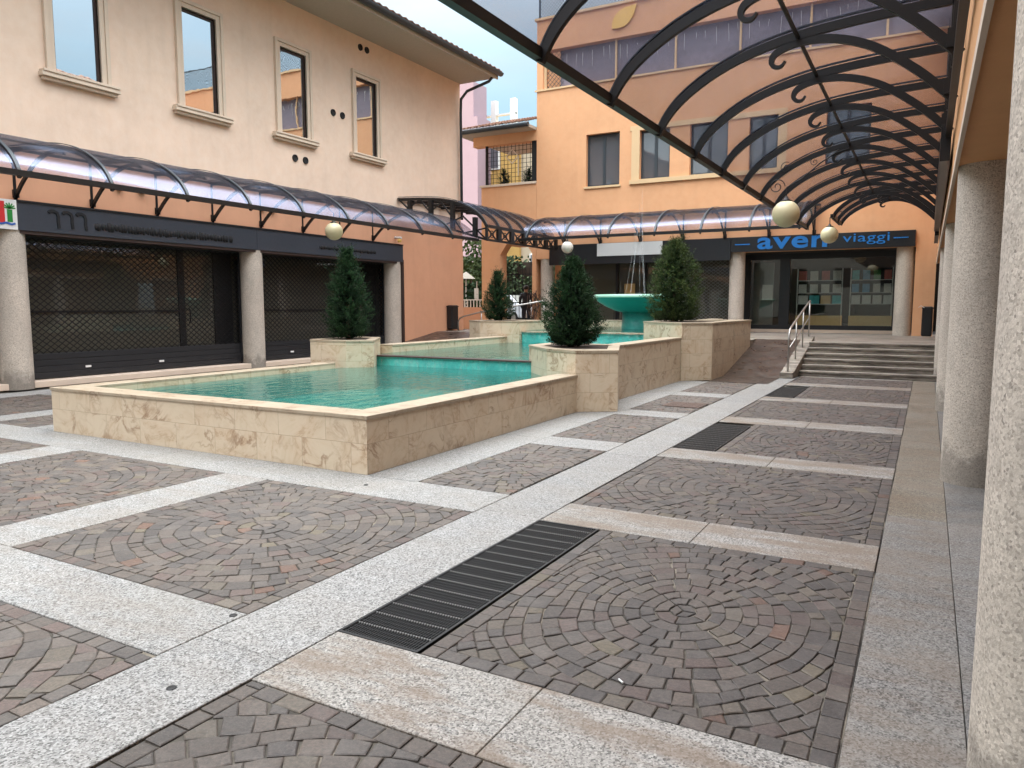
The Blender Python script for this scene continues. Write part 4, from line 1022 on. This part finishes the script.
# columns and shops
for x in (-12.21, -5.41, -.64): column(BB, x, BY + .25, TZ, 3.26, .24)
column(BB, -9.0, BY + .25, TZ, 3.26, .24) if False else None
MB().box((-.38, BY - .01, TZ), (.148, BY + .3, 3.24)).build('wall_pier', 'orange', BB)
MB().box((-5.2, BY + 1.35, TZ), (-.7, BY + 1.9, TZ + .10)).build('threshold', 'trim', BB)
GY = BY + 1.5
fr = MB()
for a, b, c, d in ((-5.45, -5.22, TZ + .1, 3.24), (-4.30, -3.98, TZ + .1, 3.24), (-.95, -.38, TZ + .1, 3.24)): fr.box((a, GY - .06, c), (b, GY + .06, d))
fr.box((-5.22, GY - .058, TZ + .1), (-.95, GY + .058, TZ + .24)); fr.box((-5.22, GY - .058, 3.06), (-.95, GY + .058, 3.24)); fr.build('shop_front_frame', 'blackpanel', BB)
MB().box((-5.22, GY - .012, TZ + .24), (-4.30, GY + .0, 3.06)).build('shop_door', 'shopglass', BB)
MB().box((-3.98, GY - .012, TZ + .24), (-.95, GY + .0, 3.06)).build('shop_window', 'shopglass', BB)
MB().box((-4.85, GY + .02, 1.75), (-4.52, GY + .03, 2.25)).build('door_notice', 'paper', BB)
MB().box((-5.2, GY + .3, TZ), (-4.55, GY + .34, 3.0)).build('door_inner_panel', 'galv', BB)
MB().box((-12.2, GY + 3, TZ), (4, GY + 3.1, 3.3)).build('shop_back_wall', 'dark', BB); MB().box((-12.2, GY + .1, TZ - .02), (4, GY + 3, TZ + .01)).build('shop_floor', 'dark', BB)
MB().box((-5.6, GY + .1, TZ), (-5.5, GY + 3, 3.24)).build('party_wall', 'dark', BB)
# display stands with brochures
for q, (x0, x1) in enumerate(((-3.80, -2.42), (-2.20, -.98))):
    t = thing('brochure_stand', ('left' if q == 0 else 'right') + ' brochure display stand with pale wooden base in the travel shop window', 'display stand', ((x0+x1)/2, GY + .3, TZ), 'brochure stands in the travel shop window')
    MB().box((x0, GY + .14, TZ + .12), (x1, GY + .45, TZ + .55)).build('base', 'wood', t)
    MB().box((x0, GY + .25, TZ + .55), (x0 + .03, GY + .28, 2.75)).box((x1 - .03, GY + .25, TZ + .55), (x1, GY + .28, 2.75)).build('stand_frame', 'steel', t)
    MB().box((x0 + .03, GY + .40, 1.0), (x1 - .03, GY + .42, 2.75)).build('back_panel', 'dark', t)
    n = 4; r = random.Random(q + 3)
    for row, (z, hh) in enumerate(((2.38, .30), (1.98, .27), (1.62, .27))):
        mats = (['pic3', 'pic4', 'pic3', 'pic4'], ['pic4'] * 4, ['pic4', 'pic2', 'wood', 'pic2'])[row] if q == 0 else (['pic2', 'pic1', 'green', 'pic3'], ['pic1', 'pic1', 'pic4', 'pic4'], ['pic4'] * 4)[row]
        for k in range(n):
            w_ = (x1 - x0) / n; xa = x0 + w_ * k + .05
            MB().box((xa, GY + .30, z), (xa + w_ - .1 * (1 if row < 2 else .5), GY + .305, z + hh)).build('brochure', mats[k], t)
        MB().box((x0 + .03, GY + .27, z - .02), (x1 - .03, GY + .33, z)).build('shelf', 'steel', t)
# the other two shop bays behind shutters
MB().box((-12.0, GY, TZ), (-5.6, GY + .05, 3.24)).build('shop_window', 'shop_dark', BB)
sh = MB(); lattice(sh, 'y', GY - .3, -7.6, -5.65, TZ + .1, 3.2, .15, .11, .014); sh.build('roller_shutter', 'galv', BB)
fr = MB(); fr.box((-7.75, GY - .36, TZ), (-7.6, GY - .2, 3.24)); fr.box((-10.0, GY - .1, TZ), (-9.9, GY - .01, 3.24)); fr.box((-8.9, GY - .1, TZ), (-8.84, GY - .01, 3.24)); fr.box((-12.0, GY - .1, TZ), (-11.8, GY - .01, 3.24)); pieces(fr, 'window_frame', 'blackpanel', BB)
MB().box((-9.65, GY - .12, 1.75), (-9.25, GY - .101, 2.35)).build('notice', 'wood', BB)
fr = MB()
for k in range(12): fr.box((-9.9 + .17 * k, GY - .5, TZ), (-9.9 + .17 * k + .02, GY - .48, 1.45))
fr.box((-9.95, GY - .5, 1.45), (-7.8, GY - .47, 1.49)); fr.build('low_railing', 'signd', BB)

def text(body, x0, x1, z0, z1, mat, parent, name='lettering', heavy=0.0, y=BY - .125):
    """letters fitted into x0..x1, z0..z1 on the board"""
    cu = bpy.data.curves.new(name, 'FONT'); cu.body = body; cu.size = 1; cu.extrude = .012; cu.offset = heavy; cu.space_character = 1.04 + heavy * 2
    o = bpy.data.objects.new(name, cu); COL.objects.link(o); dg = bpy.context.evaluated_depsgraph_get(); me = bpy.data.meshes.new_from_object(o.evaluated_get(dg))
    bpy.data.objects.remove(o); off = Vector(parent['_w'])
    xs = [v.co.x for v in me.vertices]; ys = [v.co.y for v in me.vertices]; a, b, c, d = min(xs), max(xs), min(ys), max(ys)
    for v in me.vertices:
        px, py, pz = v.co; v.co = Vector((x0 + (px - a) / (b - a) * (x1 - x0), y - pz, z0 + (py - c) / (d - c) * (z1 - z0))) - off
    me.materials.clear(); me.materials.append(M[mat]); me.update(); o = bpy.data.objects.new(name, me); COL.objects.link(o); o.parent = parent; return o
sg = thing('shop_sign', 'black sign with large blue letters aven and viaggi over the back right shop', 'shop sign', (-3, BY, 3.24), 'dark sign boards of the back shops')
MB().box((-5.55, BY - .12, 3.24), (-.40, BY - .002, 3.70)).build('board', 'blackpanel', sg, bevel=.004)
text('aven', -4.74, -2.72, 3.30, 3.66, 'blue', sg, heavy=.022); text('viaggi', -2.30, -1.06, 3.34, 3.66, 'blue', sg)
MB().box((-5.42, BY - .14, 3.455), (-4.97, BY - .12, 3.485)).box((-.96, BY - .14, 3.48), (-.58, BY - .12, 3.51)).build('blue_dash', 'blue', sg)
s2 = thing('shop_sign', 'dark sign board holding a blank pale panel over the back left shop', 'shop sign', (-9, BY, 3.24), 'dark sign boards of the back shops')
MB().box((-11.95, BY - .12, 3.00), (-5.56, BY - .002, 3.70)).build('board', 'blackpanel', s2, bevel=.004)
MB().box((-10.1, BY - .15, 3.26), (-7.78, BY - .12, 3.69)).build('blank_panel', 'wpanel', s2)

# wing with the trellised loggia and the arched gateway
WG = thing('gateway_wing', 'low orange wing with tiled roof and trellised loggia above the gateway', 'building', (-13.6, 25, 0))
w = MB(); w.box((-14.85, BY, 3.95), (-12.54, BY + .35, 5.94)); w.box((-15.2, BY, 7.45), (-12.54, BY + .35, 7.80)); w.box((-14.85, BY, .3), (-14.05, BY + .5, 3.95)); w.box((-12.70, BY, .3), (-12.54, BY + .5, 3.95)); pieces(w, 'wall', 'orange', WG)
w = MB()
for sgn, x in ((1, -14.05), (-1, -12.70)):
    i = len(w.v); p = [(x, 3.45), (x + sgn * .36, 3.95), (x, 3.95)]; w.v += [Vector((a, BY + .002, b)) for a, b in p] + [Vector((a, BY + .45, b)) for a, b in p]
    w.f += [(i, i+1, i+2), (i+5, i+4, i+3), (i, i+3, i+4, i+1), (i+1, i+4, i+5, i+2)]; w.mi += [0] * 4
[(lambda m: (setattr(m, 'v', w.v[k*6:k*6+6]), setattr(m, 'f', [tuple(i - k*6 for i in f) for f in w.f[k*4:k*4+4]]), setattr(m, 'mi', [0]*4), m.build('arch_corner', 'orange', WG)))(MB()) for k in (0, 1)]
MB().box((-14.0, BY + .02, 3.7), (-12.75, BY + .4, 3.94)).build('lintel', 'orange', WG) if False else None
MB().box((-14.9, BY - .05, 5.94), (-12.54, BY + .35, 6.02)).build('sill', 'trim', WG)
MB().box((-14.85, BY + .35, 3.95), (-12.54, BY + 3, 4.1)).build('floor', 'orange', WG); MB().box((-14.70, BY + .05, 6.02), (-14.62, BY + .15, 7.45)).build('loggia_post', 'signd', WG); MB().box((-12.75, BY + .05, 6.02), (-12.56, BY + .15, 7.45)).build('loggia_post', 'signd', WG)
lt = MB()
for k in range(12): x = -14.55 + k * .155; lt.box((x, BY + .09, 6.02), (x + .014, BY + .104, 7.42))
for k in range(9): z = 6.1 + k * .155; lt.box((-14.62, BY + .075, z), (-12.6, BY + .088, z + .014))
lt.build('trellis', 'signd', WG)
dm = MB(); c_ = Vector((-13.55, BY + .03, 6.98)); rr = .25
dm.sweep([c_ + Vector((rr, 0, 0)), c_ + Vector((0, 0, rr)), c_ + Vector((-rr, 0, 0)), c_ + Vector((0, 0, -rr)), c_ + Vector((rr, 0, 0))], .02, .035, side=(0, 1, 0)); dm.sweep([c_ + Vector((rr, 0, 0)), c_ + Vector((rr, 0, -.7))], .02, .03, side=(0, 1, 0)); dm.build('diamond_ornament', 'trim', WG)
MB().box((-15.55, BY - .55, 7.80), (-12.54, BY + 3.5, 7.9)).build('eave', 'soffit', WG)
gu = MB(); gu.tube([(-15.6, BY - .6, 7.9), (-12.56, BY - .6, 7.9)], .085, 10); gu.build('gutter', 'slate', WG)
rf = MB(); tile_roof(rf, (-15.55, BY - .62, 7.98), (-12.56, BY - .62, 7.98), (-14.9, BY + 1.9, 8.75), (-12.56, BY + 1.9, 8.75), 11); rf.build('roof', 'roof', WG)
for x, h_ in ((-14.05, .12), (-13.0, .18)): 
    pt = needle_tree('potted_plant', 'small dark plant behind the trellis, ' + ('left of' if x < -13.5 else 'right of') + ' the diamond', x, BY + .3, 6.02, .5, .16, 'foil', int(-x * 10), 120, .8, .5, .07, 'plant', 'plants behind the loggia trellis')
# gate in the archway
t = thing('iron_gate', 'black iron bar gate standing open in the archway', 'gate', (-13.4, BY + .6, .6))
gb = MB()
for k in range(10): x = -14.0 + k * .145; gb.tube([(x, BY + .6, .62), (x, BY + .6, 3.0 - .0 * k)], .012, 6)
for z in (.8, 1.65, 2.72): gb.box((-14.02, BY + .585, z), (-12.7, BY + .615, z + .04))
gb.build('bars', 'signd', t)
# dry climber on the pier
cl = MB(); r = random.Random(21)
for k in range(14):
    x = -12.62 + r.uniform(-.08, .08); z = .75; pts = [(x, BY - .03, z)]
    for q in range(12): x += r.uniform(-.07, .07); z += r.uniform(.06, .16); pts.append((min(-12.2, max(-12.85, x)), BY - .04 - r.uniform(0, .08), z))
    cl.tube(pts, .012, 4)
o = cl.build('dry_climber', 'rust'); tag(o, 'bare reddish climbing stems on the pier right of the gate', 'climbing plant')

# lamps ------------------------------------------------------------
def spiral(c, r0, turns, U, V, start=0, n=26):
    return [Vector(c) + U * (r0 * (1 - k / n * .85) * math.cos(start + turns * 6.283 * k / n)) + V * (r0 * (1 - k / n * .85) * math.sin(start + turns * 6.283 * k / n)) for k in range(n + 1)]
def lamp(c, rad_, top, label, mat='globe', U=Vector((1, 0, 0)), scrolls=True):
    t = thing('globe_lamp', label, 'lamp', c, 'globe lamps hanging from the canopies')
    prof_ = [(rad_ * math.sin(a * math.pi / 20), -rad_ * math.cos(a * math.pi / 20)) for a in range(21)]
    MB().lathe(prof_, c, 32).build('globe', mat, t, True)
    MB().lathe([(rad_ * .42, rad_ * .90), (rad_ * .44, rad_ * .96), (rad_ * .2, rad_ * 1.08), (.02, rad_ * 1.3)], c, 20).build('cap', 'black', t, True)
    V = Vector((0, 0, 1)); c = Vector(c); p0 = c + V * rad_ * 1.2; p1 = Vector(top)
    a = MB(); pts = [p0, p0 + V * .18, p0.lerp(p1, .25) + V * .12, p0.lerp(p1, .55) + V * .14, p0.lerp(p1, .8) + V * .1, p1]; a.tube(pts, .012, 6)
    if scrolls:
        a.tube(spiral(p0 + V * .20 - U * .17, .14, 1.6, U, V), .009, 5); a.tube(spiral(p0 + V * .52 + U * .02 - U * .05, .10, 1.5, U, V, 1), .008, 5); a.tube(spiral(p0.lerp(p1, .45) + V * .24, .07, 1.4, U, V, 2), .007, 5)
    a.build('scroll_arm', 'black', t)
lamp((-2.28, 14.1, 3.17), .235, (-1.3, 14.1, 4.2), 'large cream globe lamp hanging from the right canopy near the travel sign')
lamp((-2.30, 20.9, 3.36), .215, (-2.0, 20.9, 3.9), 'smaller cream globe lamp hanging in front of the blue letters', scrolls=False)
lamp((-12.55, 13.8, 3.36 + .62), .215, (-13.0, 13.8, 4.45), 'cream globe lamp hanging before the left building above an evergreen', scrolls=False) if False else None
lamp((-10.2, 22.05, 3.42), .19, (-10.2, 22.4, 3.95), 'white globe lamp under the back canopy left of the pale panel', 'globew', scrolls=False)
LAMPL = (-12.2, 13.44, 3.28)
lamp(LAMPL, .205, (-12.6, 13.44, 4.02), 'yellowish globe lamp hanging from the left canopy above an evergreen', scrolls=False)

# left passage handrail, low wall and surroundings ------------------
handrail('steel handrail rising behind the back left planter towards the gate', [(-14.35, 22.0, .69), (-14.35, 22.0, 1.0), (-14.28, 22.0, 1.12), (-14.1, 22.0, 1.2), (-13.4, 22.0, 1.35), (-11.0, 22.0, 1.72)],
   [(-13.4, 22.0, .69, 1.35), (-12.2, 22.0, .69, 1.54), (-11.0, 22.0, .69, 1.72)], None, .028)
t = thing('low_wall', 'low brown-orange wall with white railings left of the gateway', 'wall', (-15.6, 26.2, .6))
MB().box((-17.5, 26.1, .55), (-14.86, 26.4, 1.5)).build('wall', 'salmon', t)
f_ = MB()
for k in range(17): f_.box((-17.4 + .15 * k, 26.2, 1.5), (-17.4 + .15 * k + .03, 26.23, 1.78))
f_.box((-17.5, 26.19, 1.78), (-14.86, 26.24, 1.82)); f_.build('railing', 'white', t)
rd = MB(); rd.box((-60, 26.62, -.02), (-12.6, 130, .60)); rd.box((-60, 23.3, -.02), (-14.65, 26.62, .595)); struct(rd.build('road', 'asphalt'))
PK = thing('pink_building', 'plain pink building end rising behind the left building', 'building', (-40, 46, .6))
MB().box((-60, 46, .6), (-28.28, 47.8, 14.8)).box((-60, 46, 14.8), (-28.6, 47.8, 17.2)).build('wall', 'pink', PK)
YB = thing('yellow_building', 'yellow sunlit apartment building glimpsed beyond the gateway', 'building', (-26, 50, .6))
MB().box((-44, 48, .6), (-26.04, 60, 14.0)).build('wall', 'yellow', YB); MB().box((-26.03, 48.3, .6), (-16, 60, 13.2)).build('wall', 'cream', YB)
for x in (-28.9,): 
    for z in (2.6, 5.6, 8.6, 11.4):
        f_ = MB(); f_.box((x, 47.9, z), (x + 1.3, 48.0, z + 1.7)); o = f_.build('window', 'white', YB); f_ = MB(); f_.box((x + .12, 47.87, z + .1), (x + 1.18, 47.9, z + 1.6)); p_ = f_.build('pane', 'win_far', YB); p_.parent = o
for z in (5.3, 8.3, 11.1): MB().box((-30, 47.0, z), (-28.3, 48, z + .18)).build('balcony', 'tan', YB)
for x in (-29.65, -28.6, -27.0): MB().box((x, 48.4, 14.0), (x + .4, 48.8, 16.4)).build('roof_pillar', 'white', YB)
MB().box((-29.6, 48.45, 15.3), (-26.6, 48.7, 15.42)).build('roof_beam', 'white', YB)
for x in (-25.3, -22.0):
    f_ = MB(); f_.box((x, 48.2, 3.8), (x + 1.8, 48.3, 5.3)); o = f_.build('window', 'white', YB); f_ = MB(); f_.box((x + .12, 48.17, 3.9), (x + 1.68, 48.2, 5.2)); p_ = f_.build('pane', 'win_far', YB); p_.parent = o
t = leafy('ivy_hedge', 'tall dark ivy-covered hedge behind the parked car', 'hedge', (-25.5, -17.5, 38.2, 39.2, .6, 4.45), 9000, 'ivy', 4, .11)
MB().box((-25.5, 38.9, .6), (-17.5, 39.1, 4.1)).build('backing_wall', 'soil', t)
leafy('green_tree', 'dark green leafy tree seen between the left building and the gateway pier', 'tree', (-24.0, -19.5, 31, 33.5, 1.2, 4.9), 6500, 'foil2', 9, .10, [(-20.2, 32, 3.5), (-21.8, 32.3, 3.2)])
leafy('green_tree', 'lower bushes behind the low wall railings', 'bush', (-20.8, -16.8, 28.2, 29.6, .6, 2.6), 2200, 'foil', 10, .09)
t = thing('garden_parasol', 'pale gabled parasol among the dark trees left of the gateway', 'parasol', (-18.1, 28.6, .6))
MB().lathe([(.5, 2.75), (.05, 3.05), (0, 3.07)], (-18.1, 28.4, 0), 4).build('cover', 'pale', t); MB().tube([(-18.1, 28.4, .6), (-18.1, 28.4, 3.0)], .03, 6).build('pole', 'white', t)
t = thing('street_sign', 'small pale blue street sign on a post beyond the left corner', 'sign', (-16.6, 27.2, .6))
MB().tube([(-16.85, 27.3, .6), (-16.85, 27.3, 2.6)], .025, 8).build('post', 'steel', t); MB().box((-16.95, 27.25, 1.8), (-16.75, 27.27, 2.3)).build('plate', 'wpanel', t)
t = thing('street_lamp', 'small white globe street lamp just inside the archway view', 'street lamp', (-16.9, 30, .6))
MB().tube([(-17.05, 30, .6), (-17.05, 30, 3.0)], .035, 8).build('pole', 'black', t); MB().lathe([(.19 * math.sin(a * .157), -.19 * math.cos(a * .157)) for a in range(21)], (-17.15, 30, 3.15), 20).build('globe', 'globew', t, True)

def car(label, x, y, z, rot, paint):
    t = thing('parked_car', label, 'car', (x, y, z), 'cars parked beyond the gate'); t.rotation_euler = (0, 0, rot); t['_w'] = (0, 0, 0)
    side = [(-2.1, .35), (-2.12, .75), (-1.95, .95), (-1.25, 1.02), (-.7, 1.42), (.7, 1.46), (1.45, 1.05), (2.0, .95), (2.08, .6), (2.05, .35)]
    def shell(inset, pts, w):
        mb = MB(); n = len(pts); 
        for s_ in (-1, 1):
            for a, b in pts: mb.v.append(Vector((a, s_ * (w - (max(0, b - .95) * .35)), b)))
        mb.f.append(tuple(range(n))); mb.f.append(tuple(reversed(range(n, 2*n)))); mb.mi += [0, 0]
        for k in range(n): j_ = (k + 1) % n; mb.f.append((k, n + k, n + j_, j_)); mb.mi.append(0)
        return mb
    shell(0, side, .85).build('body', paint, t, bevel=.06)
    g_ = MB()
    for s_ in (-1, 1): g_.quad([(-1.1, s_ * .80, 1.03), (1.25, s_ * .80, 1.05), (.65, s_ * .71, 1.38), (-.68, s_ * .71, 1.36)])
    g_.quad([(-1.22, -.7, 1.05), (-1.22, .7, 1.05), (-.74, .62, 1.40), (-.74, -.62, 1.40)]); g_.quad([(1.42, -.7, 1.09), (1.42, .7, 1.09), (.76, .62, 1.44), (.76, -.62, 1.44)])
    so = g_.build('side_window', 'shop_dark', t); md = so.modifiers.new('t', 'SOLIDIFY'); md.thickness = .03; md.offset = 1
    for a in (-1.3, 1.3):
        for s_ in (-1, 1):
            wh = MB(); wh.tube([(a, s_ * .70, .32), (a, s_ * .88, .32)], .32, 20); o = wh.build('wheel', 'tyre', t); h_ = MB(); h_.tube([(a, s_ * .87, .32), (a, s_ * .893, .32)], .19, 14); q_ = h_.build('rim', 'steel', t); q_.parent = o
    for s_ in (-1, 1): MB().box((-2.13, s_ * .5 - .15, .66), (-2.06, s_ * .5 + .15, .8)).build('headlight', 'paper', t)
car('white car parked in front of the ivy hedge beyond the gate', -18.6, 33.6, .62, R(-25), 'carw')

# person beyond the gate
def person(x, y, z):
    me = bpy.data.meshes.new('person'); J = dict(pel=(0,0,.92,.14), sp=(0,0,1.12,.145), ch=(0,.0,1.34,.165), nk=(0,0,1.49,.062), hd0=(0,.01,1.58,.085), hd=(0,.015,1.66,.10), ht=(0,.0,1.75,.06),
      lh=(.10,0,.88,.11), lk=(.11,-.02,.48,.075), la=(.11,.03,.09,.05), lt=(.12,-.13,.04,.045), rh=(-.10,0,.88,.11), rk=(-.11,.03,.48,.075), ra=(-.11,.08,.09,.05), rt=(-.12,-.08,.04,.045),
      ls=(.19,0,1.42,.075), le=(.25,.02,1.14,.055), lw=(.22,-.12,.92,.04), lf=(.21,-.18,.85,.03), rs=(-.19,0,1.42,.075), re=(-.25,.02,1.14,.055), rw=(-.20,-.14,.96,.04), rf=(-.18,-.2,.9,.03))
    names = list(J); E_ = [('pel','sp'),('sp','ch'),('ch','nk'),('nk','hd0'),('hd0','hd'),('hd','ht'),('pel','lh'),('lh','lk'),('lk','la'),('la','lt'),('pel','rh'),('rh','rk'),('rk','ra'),('ra','rt'),('ch','ls'),('ls','le'),('le','lw'),('lw','lf'),('ch','rs'),('rs','re'),('re','rw'),('rw','rf')]
    me.from_pydata([J[n][:3] for n in names], [(names.index(a), names.index(b)) for a, b in E_], [])
    o = bpy.data.objects.new('person', me); COL.objects.link(o); o.location = (x, y, z); o.rotation_euler = (0, 0, R(200))
    sk = o.modifiers.new('skin', 'SKIN'); me.skin_vertices  # layer made by the modifier
    if not me.skin_vertices: me.attributes
    for i_, n in enumerate(names):
        sv = me.skin_vertices[0].data[i_]; sv.radius = (J[n][3], J[n][3]); sv.use_root = (n == 'pel')
    o.modifiers.new('sub', 'SUBSURF').levels = 1; o.modifiers['sub'].render_levels = 1
    # clothing colours by height and reach
    n_ = NT('person_surface'); z_ = n_.n('ShaderNodeSeparateXYZ'); n_.l(n_.tc.outputs['Object'], z_.inputs[0])
    col = n_.ramp(n_.math('MULTIPLY', z_.outputs[2], .5), [(0, (.02, .02, .02)), (.05, (.02, .026, .045)), (.43, (.012, .014, .022)), (.752, (.45, .27, .19))], 'CONSTANT'); n_.pbr(col, .8)
    me.materials.append(n_.m)
    h_ = MB(); h_.lathe([(.0, 1.80), (.07, 1.785), (.108, 1.73), (.115, 1.66), (.10, 1.62)], (0, .02, 0), 16); ho = h_.build('hair', 'hair', None, True); ho.parent = o
    tag(o, 'person in a dark coat standing beyond the gate beside the pier', 'person'); return o
try: person(-14.42, 27.2, .6)
except Exception as ex: print('person failed', ex)

# ------------------------------------------------------------------ outside the frame: building seen in reflections, and an added block shading the square
t = thing('opposite_building', 'pale building behind the camera closing the square', 'building', (-8, -30, 0))
MB().box((-30, -34, 0), (16, -27, 7.5)).build('wall', 'pale', t)
for k in range(9): f_ = MB(); f_.box((-24 + 4 * k, -27, 3.4), (-22.6 + 4 * k, -26.95, 5.2)); f_.build('window', 'dark', t)
t = thing('sun_blocker', 'tall block added west of the square, outside the view, to keep the sun off it', 'building', (-60, 0, 0))
MB().box((-66, -70, 0), (-52, 14, 30)).build('wall', 'pale', t)  # unseen block, added only to cast shade over the square

# ------------------------------------------------------------------ light, sky, camera
w = bpy.data.worlds.new('World'); scene.world = w; w.use_nodes = True; nt = w.node_tree; nt.nodes.clear()
out = nt.nodes.new('ShaderNodeOutputWorld'); bg = nt.nodes.new('ShaderNodeBackground'); sky = nt.nodes.new('ShaderNodeTexSky')
SE, SA = R(14), R(235)                         # sun low in the west-south-west; azimuth clockwise from +Y
sky.sky_type = 'NISHITA'; sky.sun_disc = False; sky.sun_elevation = SE; sky.sun_rotation = SA; sky.dust_density = 2.2; sky.ozone_density = 1.2; sky.air_density = 1.0
tc = nt.nodes.new('ShaderNodeTexCoord'); mp = nt.nodes.new('ShaderNodeMapping'); mp.inputs['Scale'].default_value = (1, 1, 3.2)
nz = nt.nodes.new('ShaderNodeTexNoise'); nz.inputs['Scale'].default_value = 2.0; nz.inputs['Detail'].default_value = 7; nz.inputs['Roughness'].default_value = .55
rp_ = nt.nodes.new('ShaderNodeValToRGB'); rp_.color_ramp.elements[0].position = .36; rp_.color_ramp.elements[0].color = (.55, .55, .55, 1); rp_.color_ramp.elements[1].position = .68; rp_.color_ramp.elements[1].color = (.85, .85, .85, 1)
mx = nt.nodes.new('ShaderNodeMix'); mx.data_type = 'RGBA'; mx.inputs[7].default_value = (6.2, 6.1, 6.0, 1)
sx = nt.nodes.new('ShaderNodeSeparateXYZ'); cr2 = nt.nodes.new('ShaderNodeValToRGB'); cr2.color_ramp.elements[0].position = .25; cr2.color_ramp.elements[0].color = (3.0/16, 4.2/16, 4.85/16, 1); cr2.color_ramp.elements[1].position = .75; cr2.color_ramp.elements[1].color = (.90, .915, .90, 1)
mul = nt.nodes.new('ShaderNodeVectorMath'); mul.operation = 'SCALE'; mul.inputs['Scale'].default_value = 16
L_ = nt.links.new
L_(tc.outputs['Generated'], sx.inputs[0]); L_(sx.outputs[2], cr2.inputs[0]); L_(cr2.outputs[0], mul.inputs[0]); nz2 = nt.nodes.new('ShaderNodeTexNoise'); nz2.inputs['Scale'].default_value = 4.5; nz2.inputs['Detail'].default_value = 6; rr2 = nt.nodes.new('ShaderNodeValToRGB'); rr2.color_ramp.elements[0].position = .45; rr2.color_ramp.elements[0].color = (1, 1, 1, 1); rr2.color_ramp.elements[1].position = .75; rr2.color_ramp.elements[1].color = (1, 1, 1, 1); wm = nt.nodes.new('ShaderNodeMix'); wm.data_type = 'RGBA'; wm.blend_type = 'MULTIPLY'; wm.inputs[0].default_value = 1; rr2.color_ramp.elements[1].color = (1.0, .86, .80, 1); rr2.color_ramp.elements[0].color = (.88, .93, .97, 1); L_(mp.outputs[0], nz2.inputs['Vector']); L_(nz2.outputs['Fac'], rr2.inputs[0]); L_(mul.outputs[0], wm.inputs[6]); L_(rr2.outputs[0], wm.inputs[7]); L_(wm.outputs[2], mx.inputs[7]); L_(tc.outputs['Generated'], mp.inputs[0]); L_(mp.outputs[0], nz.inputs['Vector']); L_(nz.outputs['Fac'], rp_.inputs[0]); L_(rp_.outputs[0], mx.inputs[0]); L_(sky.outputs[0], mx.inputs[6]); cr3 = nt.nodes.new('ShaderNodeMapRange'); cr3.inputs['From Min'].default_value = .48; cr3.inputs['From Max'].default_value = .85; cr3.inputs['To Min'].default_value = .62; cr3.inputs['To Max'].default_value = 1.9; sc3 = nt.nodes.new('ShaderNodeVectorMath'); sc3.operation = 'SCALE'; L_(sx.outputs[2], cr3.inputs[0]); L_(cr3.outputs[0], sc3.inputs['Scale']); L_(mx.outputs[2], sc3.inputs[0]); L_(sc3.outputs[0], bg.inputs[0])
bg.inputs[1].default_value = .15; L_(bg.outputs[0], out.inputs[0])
sl = bpy.data.lights.new('sun', 'SUN'); sl.energy = 2.0; sl.angle = R(.6); sl.color = (1, .86, .68); so = bpy.data.objects.new('sun', sl); COL.objects.link(so)
d = Vector((math.sin(SA) * math.cos(SE), math.cos(SA) * math.cos(SE), math.sin(SE))); so.rotation_euler = d.to_track_quat('Z', 'Y').to_euler()
cam = bpy.data.cameras.new('camera'); cam.sensor_width = 36; cam.lens = 746 / 1024 * 36; cam.clip_end = 2000; cam.clip_start = .05
co = bpy.data.objects.new('camera', cam); COL.objects.link(co); co.location = (0, 0, 1.55); co.rotation_euler = (R(90 - 5.969), 0, R(29.01)); scene.camera = co
scene.view_settings.view_transform = 'Standard'; scene.view_settings.look = 'None'; scene.view_settings.exposure = 1.5; scene.view_settings.gamma = 1
scene.cycles.max_bounces = 8; scene.cycles.diffuse_bounces = 4; scene.cycles.transparent_max_bounces = 24; scene.cycles.use_denoising = True; scene.cycles.caustics_reflective = False; scene.cycles.caustics_refractive = False
for o in list(bpy.data.objects):
    if '_w' in o: del o['_w']
